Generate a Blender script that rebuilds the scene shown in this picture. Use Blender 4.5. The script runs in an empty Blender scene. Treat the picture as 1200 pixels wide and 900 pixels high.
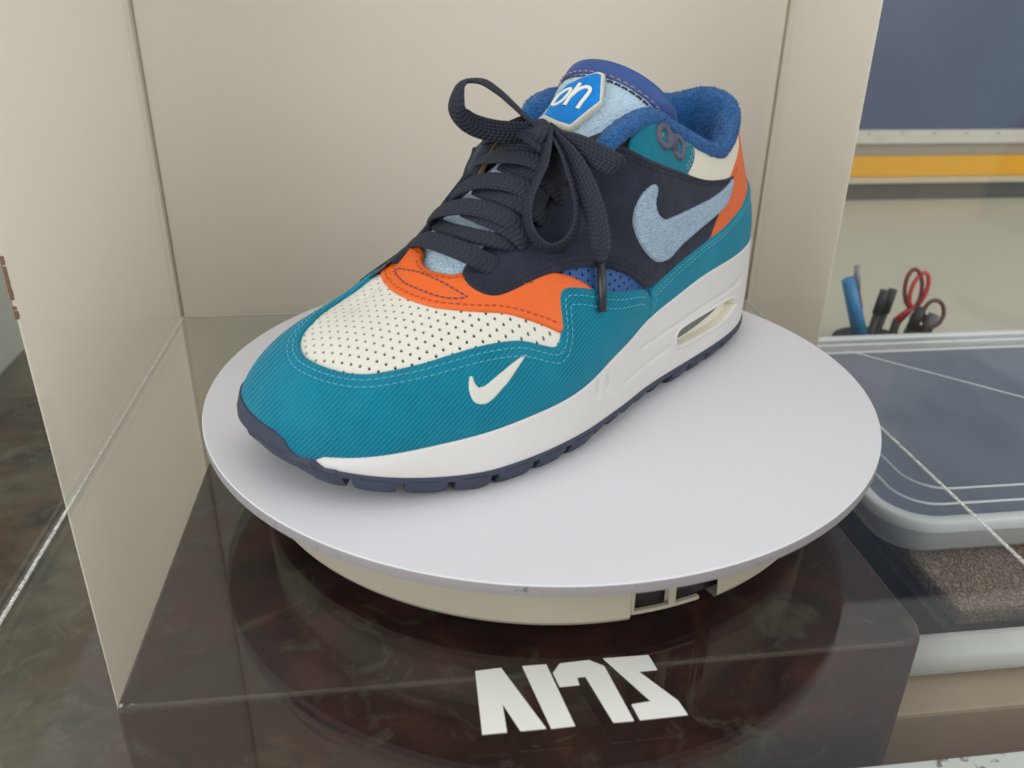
# Sneaker on a turntable in a glass showcase -- built object by object.
import bpy, bmesh, math, random
import numpy as np
from mathutils import Vector, Matrix, noise as mnoise
from mathutils.geometry import delaunay_2d_cdt
from mathutils.bvhtree import BVHTree
random.seed(7)
SC = bpy.context.scene
COL = SC.collection
PI = math.pi

# ------------------------------------------------------------------ camera
cd = bpy.data.cameras.new('camera'); cam = bpy.data.objects.new('camera', cd); COL.objects.link(cam)
PITCH, ROLL, CAM_H = 0.45473316, 0.0178117, 0.187180
fw = np.array([0, math.cos(PITCH), -math.sin(PITCH)]); rt = np.array([1, 0, 0.]); upv = np.cross(rt, fw)
r2 = math.cos(ROLL)*rt + math.sin(ROLL)*upv; u2 = -math.sin(ROLL)*rt + math.cos(ROLL)*upv
M = Matrix(((r2[0], u2[0], -fw[0], 0), (r2[1], u2[1], -fw[1], 0), (r2[2], u2[2], -fw[2], CAM_H), (0, 0, 0, 1)))
cam.matrix_world = M
cd.sensor_width = 36; cd.lens = 991.333/1200*36; cd.clip_start = .01; cd.clip_end = 60
cd.dof.use_dof = True; cd.dof.focus_distance = .40; cd.dof.aperture_fstop = 12
SC.camera = cam

# ------------------------------------------------------------------ world and lamps
W = bpy.data.worlds.new('World'); SC.world = W; W.use_nodes = True
bg = W.node_tree.nodes['Background']; bg.inputs[0].default_value = (.93, .97, 1, 1); bg.inputs[1].default_value = .62
def area(name, loc, target, size, power, color):
    l = bpy.data.lights.new(name, 'AREA'); l.shape = 'RECTANGLE'; l.size, l.size_y = size; l.energy = power; l.color = color
    o = bpy.data.objects.new(name, l); COL.objects.link(o); o.location = loc
    o.rotation_euler = (Vector(target)-Vector(loc)).to_track_quat('-Z', 'Y').to_euler(); return o
area('ceiling_lamp', (.10, .35, 1.7), (.03, .42, 0), (1.8, 1.5), 5.2, (1, .97, .93))
area('left_fill', (-1.5, -1.15, .50), (.10, .5, .1), (2.4, 1.8), 33, (.97, .985, 1))  # added soft source out of frame, fills boards and disc from the left
area('right_fill', (1.7, -.5, 1.0), (.0, .6, .1), (1.8, 1.5), 14, (1, .98, .95))  # added fill out of frame, brightens the left board
SC.view_settings.view_transform = 'Standard'; SC.view_settings.look = 'None'
SC.view_settings.exposure = .14; SC.view_settings.gamma = 1
SC.cycles.max_bounces = 10; SC.cycles.transparent_max_bounces = 16; SC.cycles.caustics_reflective = False; SC.cycles.caustics_refractive = False
SC.cycles.use_denoising = True

# ------------------------------------------------------------------ object helpers
def tag(o, label=None, cat=None, group=None, kind=None):
    if label: o['label'] = label
    if cat: o['category'] = cat
    if group: o['group'] = group
    if kind: o['kind'] = kind
    return o
def thing(name, label, cat, loc=(0, 0, 0), rz=0, group=None):
    o = bpy.data.objects.new(name, None); COL.objects.link(o); o.location = loc; o.rotation_euler = (0, 0, rz); o.empty_display_size = .02
    return tag(o, label, cat, group)
def link(name, me, mats, parent=None, smooth=True):
    if not isinstance(mats, (list, tuple)): mats = [mats]
    for m in mats: me.materials.append(m)
    if smooth:
        me.polygons.foreach_set('use_smooth', [True]*len(me.polygons))
    o = bpy.data.objects.new(name, me); COL.objects.link(o)
    if parent: o.parent = parent
    return o
def mesh(name, V, F, uv=None):
    me = bpy.data.meshes.new(name); me.from_pydata([tuple(map(float, v)) for v in V], [], [tuple(int(i) for i in f) for f in F]); me.update()
    if uv is not None:
        l = me.uv_layers.new(name='UVMap'); idx = np.empty(len(me.loops), int); me.loops.foreach_get('vertex_index', idx)
        l.data.foreach_set('uv', np.asarray(uv, float)[idx].ravel())
    return me
def bmobj(name, bm, mats, parent=None, smooth=False, autos=None):
    bmesh.ops.recalc_face_normals(bm, faces=bm.faces)
    me = bpy.data.meshes.new(name); bm.to_mesh(me); bm.free()
    o = link(name, me, mats, parent, smooth)
    return o
def box_bm(x0, x1, y0, y1, z0, z1, bev=0, seg=2):
    bm = bmesh.new(); bmesh.ops.create_cube(bm, size=1)
    for v in bm.verts: v.co = Vector((x0+(v.co.x+.5)*(x1-x0), y0+(v.co.y+.5)*(y1-y0), z0+(v.co.z+.5)*(z1-z0)))
    if bev: bmesh.ops.bevel(bm, geom=list(bm.edges), offset=bev, segments=seg, affect='EDGES', profile=.5)
    return bm
def gridmesh(name, P, nu, nv, wrap_u=False, uv=None, flip=False):
    F = []
    for i in range(nu if wrap_u else nu-1):
        for j in range(nv-1):
            a = i*nv+j; b = ((i+1) % nu)*nv+j; f = (a, b, b+1, a+1)
            F.append(f[::-1] if flip else f)
    return mesh(name, P, F, uv)
def lathe(bm, prof, n=128, cx=0, cy=0, a0=0, a1=2*PI, cap=False):
    full = abs(a1-a0-2*PI) < 1e-6; m = n if full else n+1; R = []
    for i in range(m):
        a = a0+(a1-a0)*i/n
        R.append([bm.verts.new((cx+r*math.cos(a), cy+r*math.sin(a), z)) for r, z in prof])
    for i in range(n):
        A, B = R[i], R[(i+1) % m]
        for j in range(len(prof)-1):
            vs = []
            for v in (A[j], B[j], B[j+1], A[j+1]):
                if all((v.co-w.co).length > 1e-9 for w in vs): vs.append(v)
            if len(vs) >= 3: bm.faces.new(vs)
    return bm
def tube(bm, pts, rad, n=8, caps=True):
    P = [Vector(p) for p in pts]; rs = rad if isinstance(rad, (list, tuple)) else [rad]*len(P); rings = []; up = None
    for i, q in enumerate(P):
        t = (P[min(i+1, len(P)-1)]-P[max(i-1, 0)]).normalized()
        if up is None: up = t.orthogonal().normalized()
        up = (up-t*up.dot(t)).normalized(); s = t.cross(up)
        rings.append([bm.verts.new(q+(up*math.cos(2*PI*k/n)+s*math.sin(2*PI*k/n))*rs[i]) for k in range(n)])
    for A, B in zip(rings[:-1], rings[1:]):
        for k in range(n): bm.faces.new((A[k], A[(k+1) % n], B[(k+1) % n], B[k]))
    if caps:
        bm.faces.new(rings[0][::-1]); bm.faces.new(rings[-1])
    return bm

# ------------------------------------------------------------------ materials
class NT:
    def __init__(s, name):
        s.m = bpy.data.materials.new(name); s.m.use_nodes = True; s.t = s.m.node_tree; s.n = s.t.nodes
        s.b = s.n['Principled BSDF']; s.out = s.n['Material Output']; s._tc = None
    def new(s, typ, **kw):
        n = s.n.new(typ)
        for k, v in kw.items(): setattr(n, k, v)
        return n
    def l(s, a, b): s.t.links.new(a, b)
    def co(s, which='Object'):
        if not s._tc: s._tc = s.new('ShaderNodeTexCoord')
        return s._tc.outputs[which]
    def noise(s, scale, detail=3, rough=.55, which='Object', vec=None, dist=0):
        n = s.new('ShaderNodeTexNoise'); n.inputs['Scale'].default_value = scale; n.inputs['Detail'].default_value = detail
        n.inputs['Roughness'].default_value = rough; n.inputs['Distortion'].default_value = dist
        s.l(vec if vec else s.co(which), n.inputs['Vector']); return n.outputs['Fac']
    def voro(s, scale, feature='F1', which='Object', vec=None, rnd=1):
        n = s.new('ShaderNodeTexVoronoi', feature=feature); n.inputs['Scale'].default_value = scale; n.inputs['Randomness'].default_value = rnd
        s.l(vec if vec else s.co(which), n.inputs['Vector']); return n.outputs['Distance']
    def ramp(s, fac, stops, interp='LINEAR'):
        n = s.new('ShaderNodeValToRGB'); n.color_ramp.interpolation = interp; e = n.color_ramp.elements
        while len(e) < len(stops): e.new(.5)
        for el, (p, c) in zip(e, stops): el.position = p; el.color = (*c, 1) if len(c) == 3 else c
        s.l(fac, n.inputs[0]); return n.outputs[0]
    def mix(s, fac, a, b, blend='MIX'):
        n = s.new('ShaderNodeMix', data_type='RGBA', blend_type=blend)
        for sock, v in ((n.inputs[0], fac), (n.inputs[6], a), (n.inputs[7], b)):
            if hasattr(v, 'is_output'): s.l(v, sock)
            else: sock.default_value = v if not isinstance(v, tuple) else ((*v, 1) if len(v) == 3 else v)
        return n.outputs[2]
    def math(s, op, a, b=None):
        n = s.new('ShaderNodeMath', operation=op)
        for i, v in enumerate((a, b)):
            if v is None: continue
            if hasattr(v, 'is_output'): s.l(v, n.inputs[i])
            else: n.inputs[i].default_value = v
        return n.outputs[0]
    def bump(s, h, dist, strength=1, prev=None):
        n = s.new('ShaderNodeBump'); n.inputs['Distance'].default_value = dist; n.inputs['Strength'].default_value = strength
        s.l(h, n.inputs['Height'])
        if prev: s.l(prev, n.inputs['Normal'])
        s.l(n.outputs[0], s.b.inputs['Normal']); return n.outputs[0]
    def set(s, color=None, rough=None, **kw):
        for k, v in (('Base Color', color), ('Roughness', rough)):
            if v is None: continue
            if hasattr(v, 'is_output'): s.l(v, s.b.inputs[k])
            else: s.b.inputs[k].default_value = (*v, 1) if isinstance(v, tuple) else v
        for k, v in kw.items(): s.b.inputs[k.replace('_', ' ')].default_value = v
        return s
def srgb(r, g, b):
    f = lambda c: (c/255/12.92 if c/255 <= .04045 else ((c/255+.055)/1.055)**2.4)
    return (f(r), f(g), f(b))
def vmul(c, k): return tuple(min(1, x*k) for x in c)
def plain(name, c, rough=.6, var=.12, scale=60, bscale=None, bdist=.0003, spec=.5):
    m = NT(name); m.set(m.mix(m.noise(scale, 4), vmul(c, 1-var), vmul(c, 1+var)), rough); m.b.inputs['Specular IOR Level'].default_value = spec
    if bscale: m.bump(m.noise(bscale, 4), bdist)
    return m.m
def corduroy(name, c, dirv, period, lo=.60, hi=1.16, dp=.00042):
    m = NT(name)
    vm = m.new('ShaderNodeVectorMath', operation='DOT_PRODUCT'); m.l(m.co(), vm.inputs[0]); d = Vector(dirv).normalized(); vm.inputs[1].default_value = d
    w = m.math('ADD', m.math('MULTIPLY', vm.outputs['Value'], 2*PI/period), m.math('MULTIPLY', m.noise(70, 2), 3.2))
    sn = m.math('SINE', w); h = m.math('MULTIPLY_ADD', sn, .5); h.node.inputs[2].default_value = .5
    fine = m.noise(2600, 3); big = m.noise(38, 4, .6); wear = m.ramp(m.noise(52, 5, .65), [(.36, (.45,)*3), (.60, (1,)*3)])
    h = m.math('ADD', m.math('MULTIPLY', m.math('SUBTRACT', h, .62), wear), .62)
    col = m.mix(h, vmul(c, lo), vmul(c, hi)); col = m.mix(m.math('MULTIPLY', m.ramp(big, [(.48, (0, 0, 0)), (.75, (1, 1, 1))]), .45), col, vmul((c[0]+.02, c[1]*1.25, c[2]*1.18), 1))
    col = m.mix(m.math('MULTIPLY', fine, .35), col, vmul(c, .7))
    sp = m.voro(330); col = m.mix(m.ramp(sp, [(.0, (1, 1, 1)), (.055, (0, 0, 0))]), col, m.mix(m.ramp(m.noise(90, 1), [(.60, (0, 0, 0)), (.66, (1, 1, 1))]), col, (.35, .6, .68)))
    m.set(col, .88); m.b.inputs['Sheen Weight'].default_value = .09; m.b.inputs['Sheen Roughness'].default_value = .5; m.b.inputs['Specular IOR Level'].default_value = .2
    b = m.bump(h, dp, .9); m.bump(fine, .00012, .6, b)
    return m.m
def suede(name, c, var=.25):
    m = NT(name); big = m.noise(34, 6, .68, dist=.8); fine = m.noise(2400, 4, .7)
    col = m.mix(big, vmul(c, 1-var), vmul(c, 1+var)); col = m.mix(m.math('MULTIPLY', m.ramp(m.noise(90, 5, .7, dist=.6), [(.48, (0, 0, 0)), (.72, (1, 1, 1))]), .6), col, vmul(c, 2.1)); col = m.mix(m.math('MULTIPLY', fine, .4), col, vmul(c, 1.6))
    m.set(col, .95); m.b.inputs['Sheen Weight'].default_value = .12; m.b.inputs['Specular IOR Level'].default_value = .15
    m.bump(fine, .00025, .7); return m.m
def terry(name, c, scale=620, depth=.0009, dark=.45):
    m = NT(name); v = m.voro(scale, vec=None); f = m.noise(scale*2.2, 4, .7); big = m.noise(60, 3)
    h = m.math('ADD', m.math('MULTIPLY', v, -1.0), m.math('MULTIPLY', f, .9))
    col = m.mix(m.ramp(f, [(.3, (0, 0, 0)), (.62, (1, 1, 1))]), vmul(c, 1-dark), vmul(c, 1.12)); col = m.mix(m.math('MULTIPLY', m.ramp(m.noise(scale*.55, 3), [(.5, (0, 0, 0)), (.75, (1, 1, 1))]), .5), col, vmul(c, .62)); col = m.mix(m.math('MULTIPLY', big, .3), col, vmul(c, 1.25))
    m.set(col, .95); m.b.inputs['Sheen Weight'].default_value = .25; m.b.inputs['Specular IOR Level'].default_value = .1
    m.bump(h, depth, .8); return m.m
def leather(name, c, rough=.5, scale=900, depth=.00018, var=.06):
    m = NT(name); v = m.voro(scale); f = m.noise(scale*1.5, 3)
    big = m.noise(40, 4); m.set(m.mix(big, vmul(c, 1-var), vmul(c, 1+var)), rough); m.b.inputs['Specular IOR Level'].default_value = .35
    m.bump(m.math('ADD', v, m.math('MULTIPLY', f, .6)), depth, .6); return m.m
def lace_mat(name, c):
    m = NT(name); sx = m.new('ShaderNodeSeparateXYZ'); m.l(m.co('UV'), sx.inputs[0]); u, v = sx.outputs[0], sx.outputs[1]
    a = m.math('ABSOLUTE', m.math('SUBTRACT', v, .5))
    ph = m.math('ADD', m.math('MULTIPLY', u, 2*PI/.0021), m.math('MULTIPLY', a, 13.0))
    s1 = m.math('SINE', ph); s2 = m.math('SINE', m.math('MULTIPLY', v, 2*PI*7))
    h = m.math('MULTIPLY', m.math('ADD', s1, m.math('MULTIPLY', s2, .8)), .5); f = m.noise(3000, 2)
    hh = m.math('MULTIPLY_ADD', h, .5); hh.node.inputs[2].default_value = .5
    col = m.mix(hh, vmul(c, .55), vmul(c, 1.45)); col = m.mix(m.math('MULTIPLY', f, .3), col, vmul(c, 1.9)); m.set(col, .8); m.b.inputs['Specular IOR Level'].default_value = .3
    m.bump(m.math('ADD', h, m.math('MULTIPLY', f, .25)), .00035, .9); return m.m
def perf_dark(name): return plain(name, (.05, .04, .034), .9)
def glass(name, tint=(1, 1, 1), gain=1., streak=True):
    """thin clear sheet: sees through, mirrors more at grazing angles (Schlick)"""
    m = NT(name); g = m.new('ShaderNodeNewGeometry'); dp = m.new('ShaderNodeVectorMath', operation='DOT_PRODUCT'); m.l(g.outputs['Normal'], dp.inputs[0]); m.l(g.outputs['Incoming'], dp.inputs[1])
    c = m.math('ABSOLUTE', dp.outputs['Value']); k = m.math('POWER', m.math('SUBTRACT', 1, c), 5); f = m.math('MULTIPLY_ADD', k, .96); f.node.inputs[2].default_value = .04
    f = m.math('MULTIPLY', f, gain)
    tr = m.new('ShaderNodeBsdfTransparent'); tr.inputs[0].default_value = (*tint, 1); gl = m.new('ShaderNodeBsdfGlossy'); gl.inputs['Roughness'].default_value = .015
    mx = m.new('ShaderNodeMixShader'); m.l(f, mx.inputs[0]); m.l(tr.outputs[0], mx.inputs[1]); m.l(gl.outputs[0], mx.inputs[2])
    last = mx.outputs[0]
    if streak:   # faint wipe marks and dust lying on the sheet
        df = m.new('ShaderNodeBsdfDiffuse'); df.inputs[0].default_value = (.8, .8, .8, 1)
        a = m.ramp(m.noise(9, 5, .65, dist=1.2), [(.56, (0, 0, 0)), (.80, (.035, .035, .035))]); d = m.ramp(m.voro(95), [(0, (.6, .6, .6)), (.02, (0, 0, 0))]); dm = m.ramp(m.noise(23, 1), [(.60, (0, 0, 0)), (.64, (1, 1, 1))])
        q = m.math('ADD', a, m.math('MULTIPLY', d, dm)); m2 = m.new('ShaderNodeMixShader'); m.l(q, m2.inputs[0]); m.l(last, m2.inputs[1]); m.l(df.outputs[0], m2.inputs[2]); last = m2.outputs[0]
    m.l(last, m.out.inputs[0]); return m.m
# ------------------------------------------------------------------ the place (case frame: x across, y away from the camera)
YAW = math.radians(7.6158)
BASE = {}
def cloc(x, y, z): return (x*math.cos(YAW)-y*math.sin(YAW), x*math.sin(YAW)+y*math.cos(YAW), z)
def cthing(name, label, cat, b, group=None):
    o = thing(name, label, cat, cloc(*b), YAW, group); BASE[o.name] = b; return o
def solo(name, bm, mats, label, cat, b, kind=None, smooth=False):
    bmesh.ops.translate(bm, verts=bm.verts, vec=-Vector(b)); o = bmobj(name, bm, mats, None, smooth)
    o.location = cloc(*b); o.rotation_euler = (0, 0, YAW); return tag(o, label, cat, None, kind)
def part(name, bm, mats, parent, smooth=False, top=None):
    bmesh.ops.translate(bm, verts=bm.verts, vec=-Vector(BASE[(top or parent).name])); return bmobj(name, bm, mats, parent, smooth)
GZ = -.047
def marble(name):
    m = NT(name); a = m.noise(13, 6, .62, dist=.9); b = m.noise(7, 5, .6, dist=.5); c = m.noise(30, 5, .7, dist=1.5)
    col = m.ramp(a, [(.25, srgb(34, 34, 30)), (.45, srgb(62, 60, 50)), (.6, srgb(92, 86, 70)), (.8, srgb(48, 50, 44))])
    col = m.mix(m.ramp(b, [(.45, (0, 0, 0)), (.7, (1, 1, 1))]), col, srgb(96, 68, 52)); col = m.mix(m.math('MULTIPLY', m.ramp(c, [(.5, (0, 0, 0)), (.72, (1, 1, 1))]), .5), col, srgb(120, 114, 96))
    m.set(col, .22); return m.m
def board_mat(name, c):   # opal plastic sheet: lets some light through
    m = NT(name); tl = m.new('ShaderNodeBsdfTranslucent'); tl.inputs[0].default_value = (*c, 1); mx = m.new('ShaderNodeMixShader'); mx.inputs[0].default_value = .5; m.l(m.b.outputs[0], mx.inputs[1]); m.l(tl.outputs[0], mx.inputs[2]); m.l(mx.outputs[0], m.out.inputs[0]); m.set(m.mix(m.noise(5, 4), vmul(c, .95), vmul(c, 1.05)), .55); m.bump(m.noise(300, 3), .0002, .3); m.b.inputs['Specular IOR Level'].default_value = .3; return m.m
m_marble = marble('dark_marble')
WALLC = (.96, .912, .835)
m_wall = board_mat('beige_board', WALLC)
m_white = plain('white_board', (.74, .76, .66), .5)
solo('marble_counter', box_bm(-.424, 2.2, -.9, 2.6, -.26, -.20), m_marble, None, None, (0, 0, -.26), 'structure')
solo('pale_wall', box_bm(-.47, -.426, .66, 2.6, -.26, .5), m_white, None, None, (-.45, .8, -.26), 'structure')
# backdrop boards
bm = bmesh.new(); PR_ = [(-.1668+.047*k/14, .6096+.0064*(1-(1-k/14)**2)) for k in range(15)]+[(.273, .6160)]   # the sheet bends forward into the left corner
cl_ = [[bm.verts.new((x, y+o, z)) for x, y in PR_] for o, z in ((0, -.198), (0, 1.0), (.0015, 1.0), (.0015, -.198))]
for a, b in zip(cl_, cl_[1:]+cl_[:1]):
    for k in range(len(PR_)-1): bm.faces.new((a[k], a[k+1], b[k+1], b[k]))
for k in (0, -1): bm.faces.new([r[k] for r in cl_])
solo('backdrop_board', bm, m_wall, 'beige board standing behind the sneaker as backdrop', 'board', (0, .62, -.198))['group'] = 'backdrop boards'
bm = box_bm(-.1697, -.1685, .3685, .630, -.198, 1.0, .0008)
lb = solo('backdrop_board', bm, m_wall, 'tall beige side board left of the sneaker, edge chipped', 'board', (-.17, .5, -.198)); lb['group'] = 'backdrop boards'
m_chip = plain('bare_chipboard', srgb(120, 82, 52), .9)
bm = bmesh.new()
for zc, h, w in ((.0588, .0034, .0008), (.0565, .0016, .0005), (.0488, .0040, .0012), (.0655, .011, .0003), (.0520, .0018, .0004), (.0735, .004, .0004)):
    ks = (-.5, -.2, .1, .3, .5); ws = (0, w, w*.6, w*.9, 0)
    a = [bm.verts.new((-.16835, .3684+q, zc+h*k)) for k, q in zip(ks, ws)]; b = [bm.verts.new((-.16835, .3680, zc+h*k)) for k in ks]; c = [bm.verts.new((-.16985, .3680, zc+h*k)) for k in ks]
    for i in range(4):
        bm.faces.new((b[i], b[i+1], c[i+1], c[i]))
        bm.faces.new([v for v in (a[i], a[i+1], b[i+1], b[i])])
bmesh.ops.translate(bm, verts=bm.verts, vec=-Vector((-.17, .5, -.198))); bmobj('chipped_edge', bm, m_chip, lb)
solo('backdrop_board', box_bm(.2745, .2757, .497, .630, -.198, 1.0, .0008), m_wall, 'narrow beige side board right of the sneaker', 'board', (.28, .56, -.198))['group'] = 'backdrop boards'

# dark pedestal box under the glass
def box_mat():
    m = NT('dark_brown_laminate'); a = m.noise(26, 6, .65, dist=1.0); b = m.noise(27, 6, .66, dist=1.1)
    col = m.ramp(a, [(.3, srgb(32, 22, 20)), (.5, srgb(54, 33, 29)), (.7, srgb(46, 37, 31))]); col = m.mix(m.ramp(b, [(.50, (0, 0, 0)), (.66, (.62,)*3)]), col, srgb(88, 46, 40)); gq = m.noise(38, 6, .7, dist=1.4); col = m.mix(m.math('MULTIPLY', m.ramp(gq, [(.55, (0, 0, 0)), (.66, (1, 1, 1))]), .75), col, srgb(84, 76, 64))  # red and grey-green mottles paint in reflections of the outdoors
    d = m.ramp(m.voro(120), [(0, (1, 1, 1)), (.018, (0, 0, 0))]); dm = m.ramp(m.noise(31, 1), [(.6, (0, 0, 0)), (.63, (1, 1, 1))])
    col = m.mix(m.math('MULTIPLY', d, dm), col, (.6, .58, .52)); m.set(col, m.mix(m.noise(40, 4), (.34,)*3, (.5,)*3)); m.b.inputs['Specular IOR Level'].default_value = .35; m.bump(m.noise(500, 3), .0001, .4); return m.m
m_box = box_mat()
pb = cthing('display_pedestal', 'dark brown pedestal box beneath the turntable, corners worn', 'pedestal', (.048, .33, -.20))
bm = bmesh.new(); x0, x1, y0, y1, rr = -.1105, .2055, .2375, .50, .012
ring = []
for cx, cy, a0 in ((x1-rr, y0+rr, -PI/2), (x1-.003, y1-.003, 0), (x0+.003, y1-.003, PI/2), (x0+.0025, y0+.0025, PI)):
    r = rr if cy < .3 and cx > 0 else .0025
    for k in range(7): a = a0+PI/2*k/6; ring.append((cx+r*math.cos(a), cy+r*math.sin(a)))
ZT = -.0532
lv = [[bm.verts.new((x, y, z)) for x, y in [(x+(.5*(x0+x1)-x)*s, y+(.5*(y0+y1)-y)*s) for x, y in ring]] for z, s in ((-.20, 0), (ZT-.004, 0), (ZT-.0012, .004), (ZT, .014))]
for A, B in zip(lv[:-1], lv[1:]):
    for k in range(len(ring)): bm.faces.new((A[k], A[(k+1) % len(ring)], B[(k+1) % len(ring)], B[k]))
bm.faces.new(lv[-1]); bm.faces.new(lv[0][::-1]); part('body', bm, m_box, pb, True)
part('edge_highlight', box_bm(x0+.004, x1-.012, y0-.0002, y0+.0011, ZT-.0016, ZT+.0002, .0003), plain('highlight_brown', srgb(88, 76, 68), .5, .35, 160), pb)  # lighter strip standing in for the highlight along the front edge
m_chipw = plain('bare_white_chip', (.62, .6, .55), .8)
bm = bmesh.new()
for cx, sx, sy in ((-.1085, .0014, .0012), (-.1045, .0026, .0008), (-.062, .0009, .0007), (-.0475, .0008, .0006), (.1165, .0022, .0042), (.1195, .0016, .0036), (.113, .0012, .0014), (.128, .0011, .0009)):
    bmesh.ops.create_uvsphere(bm, u_segments=7, v_segments=4, radius=1, matrix=Matrix.Translation((cx, y0+.0012+sy*.4, ZT-.0010)) @ Matrix.Diagonal((sx*.6, sy*.6, .0009, 1)))
o = part('worn_chip', bm, m_chipw, pb); o['kind'] = 'stuff'

# glass showcase: base sheet, two side panes, bright glued seams
m_glass = glass('clear_glass', (.97, .985, .975), 1.2)
m_side = glass('clear_glass_side', (.985, .99, .988), .8, False)
def seam_mat():
    m = NT('frosted_seam'); n = m.noise(700, 4, .7); f = m.ramp(n, [(.36, (0, 0, 0)), (.60, (1, 1, 1))])
    tr = m.new('ShaderNodeBsdfTransparent'); mx = m.new('ShaderNodeMixShader'); m.set((.9, .9, .84), .25); m.l(f, mx.inputs[0]); m.l(tr.outputs[0], mx.inputs[1]); m.l(m.b.outputs[0], mx.inputs[2]); m.l(mx.outputs[0], m.out.inputs[0]); return m.m
m_seam = seam_mat()
gc = cthing('glass_showcase', 'clear glass showcase around the turntable, bright glued seams', 'display case', (.052, .40, -.052))
part('base_sheet', box_bm(-.1645, .2688, .02, .6085, -.0518, GZ), m_glass, gc)
part('side_pane', box_bm(-.1665, -.1648, .02, .6085, GZ+.0006, .55), m_side, gc)
part('side_pane', box_bm(.2691, .2708, .02, .6085, GZ+.0006, .55), m_side, gc)
part('seam', box_bm(-.1648, -.1634, .02, .6080, GZ+.0002, GZ+.0010), m_seam, gc)
part('seam', box_bm(.2676, .2690, .02, .6080, GZ+.0002, GZ+.0010), m_seam, gc)
part('seam', box_bm(-.163, .267, .6068, .6082, GZ+.0002, GZ+.0010), plain('pale_seam', (.74, .70, .60), .4), gc)
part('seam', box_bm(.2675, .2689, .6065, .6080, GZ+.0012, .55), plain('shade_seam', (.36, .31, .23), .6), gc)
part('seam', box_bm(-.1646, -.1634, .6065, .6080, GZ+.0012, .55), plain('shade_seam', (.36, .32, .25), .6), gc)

# white vinyl letters on the glass
m_vinyl = plain('white_vinyl', (.84, .83, .77), .45, .04)
vl = cthing('vinyl_lettering', 'white angular vinyl letters stuck on glass before the turntable', 'lettering', (.055, .22, GZ))
LET = [[(.0195, .2346), (.0292, .2352), (.0415, .2056), (.0326, .2055), (.0278, .2180), (.0279, .2055), (.0194, .2055)],
       [(.0372, .2352), (.0463, .2351), (.0516, .2056), (.0432, .2054)],
       [(.0481, .2306), (.0514, .2350), (.0627, .2355), (.0678, .2319), (.0724, .2055), (.0651, .2056), (.0597, .2276), (.0565, .2275), (.0567, .2238), (.0494, .2237)],
       [(.0683, .2358), (.0859, .2356), (.0871, .2280), (.0799, .2279), (.0905, .2124), (.0919, .2060), (.0746, .2056), (.0734, .2127), (.0807, .2134)]]
for L in LET:
    bm = bmesh.new(); t = [bm.verts.new((x, y, GZ+.00045)) for x, y in L]; b = [bm.verts.new((x, y, GZ+.0001)) for x, y in L]; n = len(L)
    bm.faces.new(t)
    for i in range(n): bm.faces.new((t[i], b[i], b[(i+1) % n], t[(i+1) % n]))
    bmesh.ops.triangulate(bm, faces=bm.faces); part('letter', bm, m_vinyl, vl)

# turntable
DCX, DCY = .0656574, .3860500   # disc centre in the case frame
tt = thing('turntable', 'round white turntable disc on a cream motor base', 'turntable', (.01391485, .39134213, GZ), YAW)
BASE[tt.name] = (0, 0, GZ)
def edge_mat():
    m = NT('disc_edge'); n = m.noise(420, 3, .7); d = m.ramp(n, [(.60, (0, 0, 0)), (.70, (1, 1, 1))]); dm = m.ramp(m.noise(28, 2), [(.42, (0, 0, 0)), (.6, (1, 1, 1))])
    m.set(m.mix(m.math('MULTIPLY', d, dm), (.29, .265, .265), (.10, .09, .09)), .6); m.bump(m.noise(900, 3), .0002, .5); return m.m  # base grey set darker than the top, painting shade onto the edge
def disc_mat():
    m = NT('white_disc'); n = m.noise(6, 3); col = m.mix(n, (.70, .69, .715), (.735, .725, .745))
    d = m.ramp(m.voro(34), [(0, (1, 1, 1)), (.030, (0, 0, 0))]); dm = m.ramp(m.noise(17, 1), [(.60, (0, 0, 0)), (.64, (1, 1, 1))]); col = m.mix(m.math('MULTIPLY', m.math('MULTIPLY', d, dm), .45), col, (.40, .39, .40))
    m.set(col, .42); m.b.inputs['Specular IOR Level'].default_value = .3; return m.m
R = .164
bm = bmesh.new(); lathe(bm, [(0, 0), (R-.0005, 0), (R-.0001, -.0003), (R, -.0005), (R, -.0046), (R-.001, -.005), (0, -.005)], 220)
me_o = part('disc', bm, [disc_mat(), edge_mat()], tt, True)
for f in me_o.data.polygons:
    if f.center.z+GZ < -.00035: f.material_index = 1
    f.use_smooth = True
me_o.data.set_sharp_from_angle(angle=.5)
m_cream = plain('cream_plastic', (.42, .375, .285), .45, .05, 30)
m_void = plain('dark_plastic', (.016, .012, .012), .45)
A0, A1 = math.radians(-84), math.radians(-68)
bm = bmesh.new(); lathe(bm, [(.10, -.008), (.1385, -.008), (.1400, -.010), (.1405, -.030), (.1412, -.0365), (.1400, -.0385), (.125, -.0385)], 150, a0=A1, a1=A0+2*PI)
o = part('base_shell', bm, m_cream, tt, True); o.data.set_sharp_from_angle(angle=.6)
bm = bmesh.new(); lathe(bm, [(.10, -.0052), (.1355, -.0053), (.1365, -.009), (.1365, -.0362), (.10, -.0364)], 60, a0=A0-.05, a1=A1+.16); part('socket_recess', bm, m_void, tt)
bm = bmesh.new(); lathe(bm, [(.1386, -.0347), (.1402, -.0347), (.1403, -.0362), (.1386, -.0362), (.1386, -.0347)], 30, a0=A0, a1=A1-.06); part('lower_rim', bm, m_cream, tt)
for a, w, z1 in ((A0+.006, .014, -.0362), (A0+.128, .022, -.0362), (A1-.03, .008, -.028)):
    bm = bmesh.new(); lathe(bm, [(.137, -.008), (.1400, -.008), (.1402, z1), (.137, z1), (.137, -.008)], 5, a0=a-w/2, a1=a+w/2); part('post', bm, m_cream, tt)
bm = bmesh.new(); q = A0+.085
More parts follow.
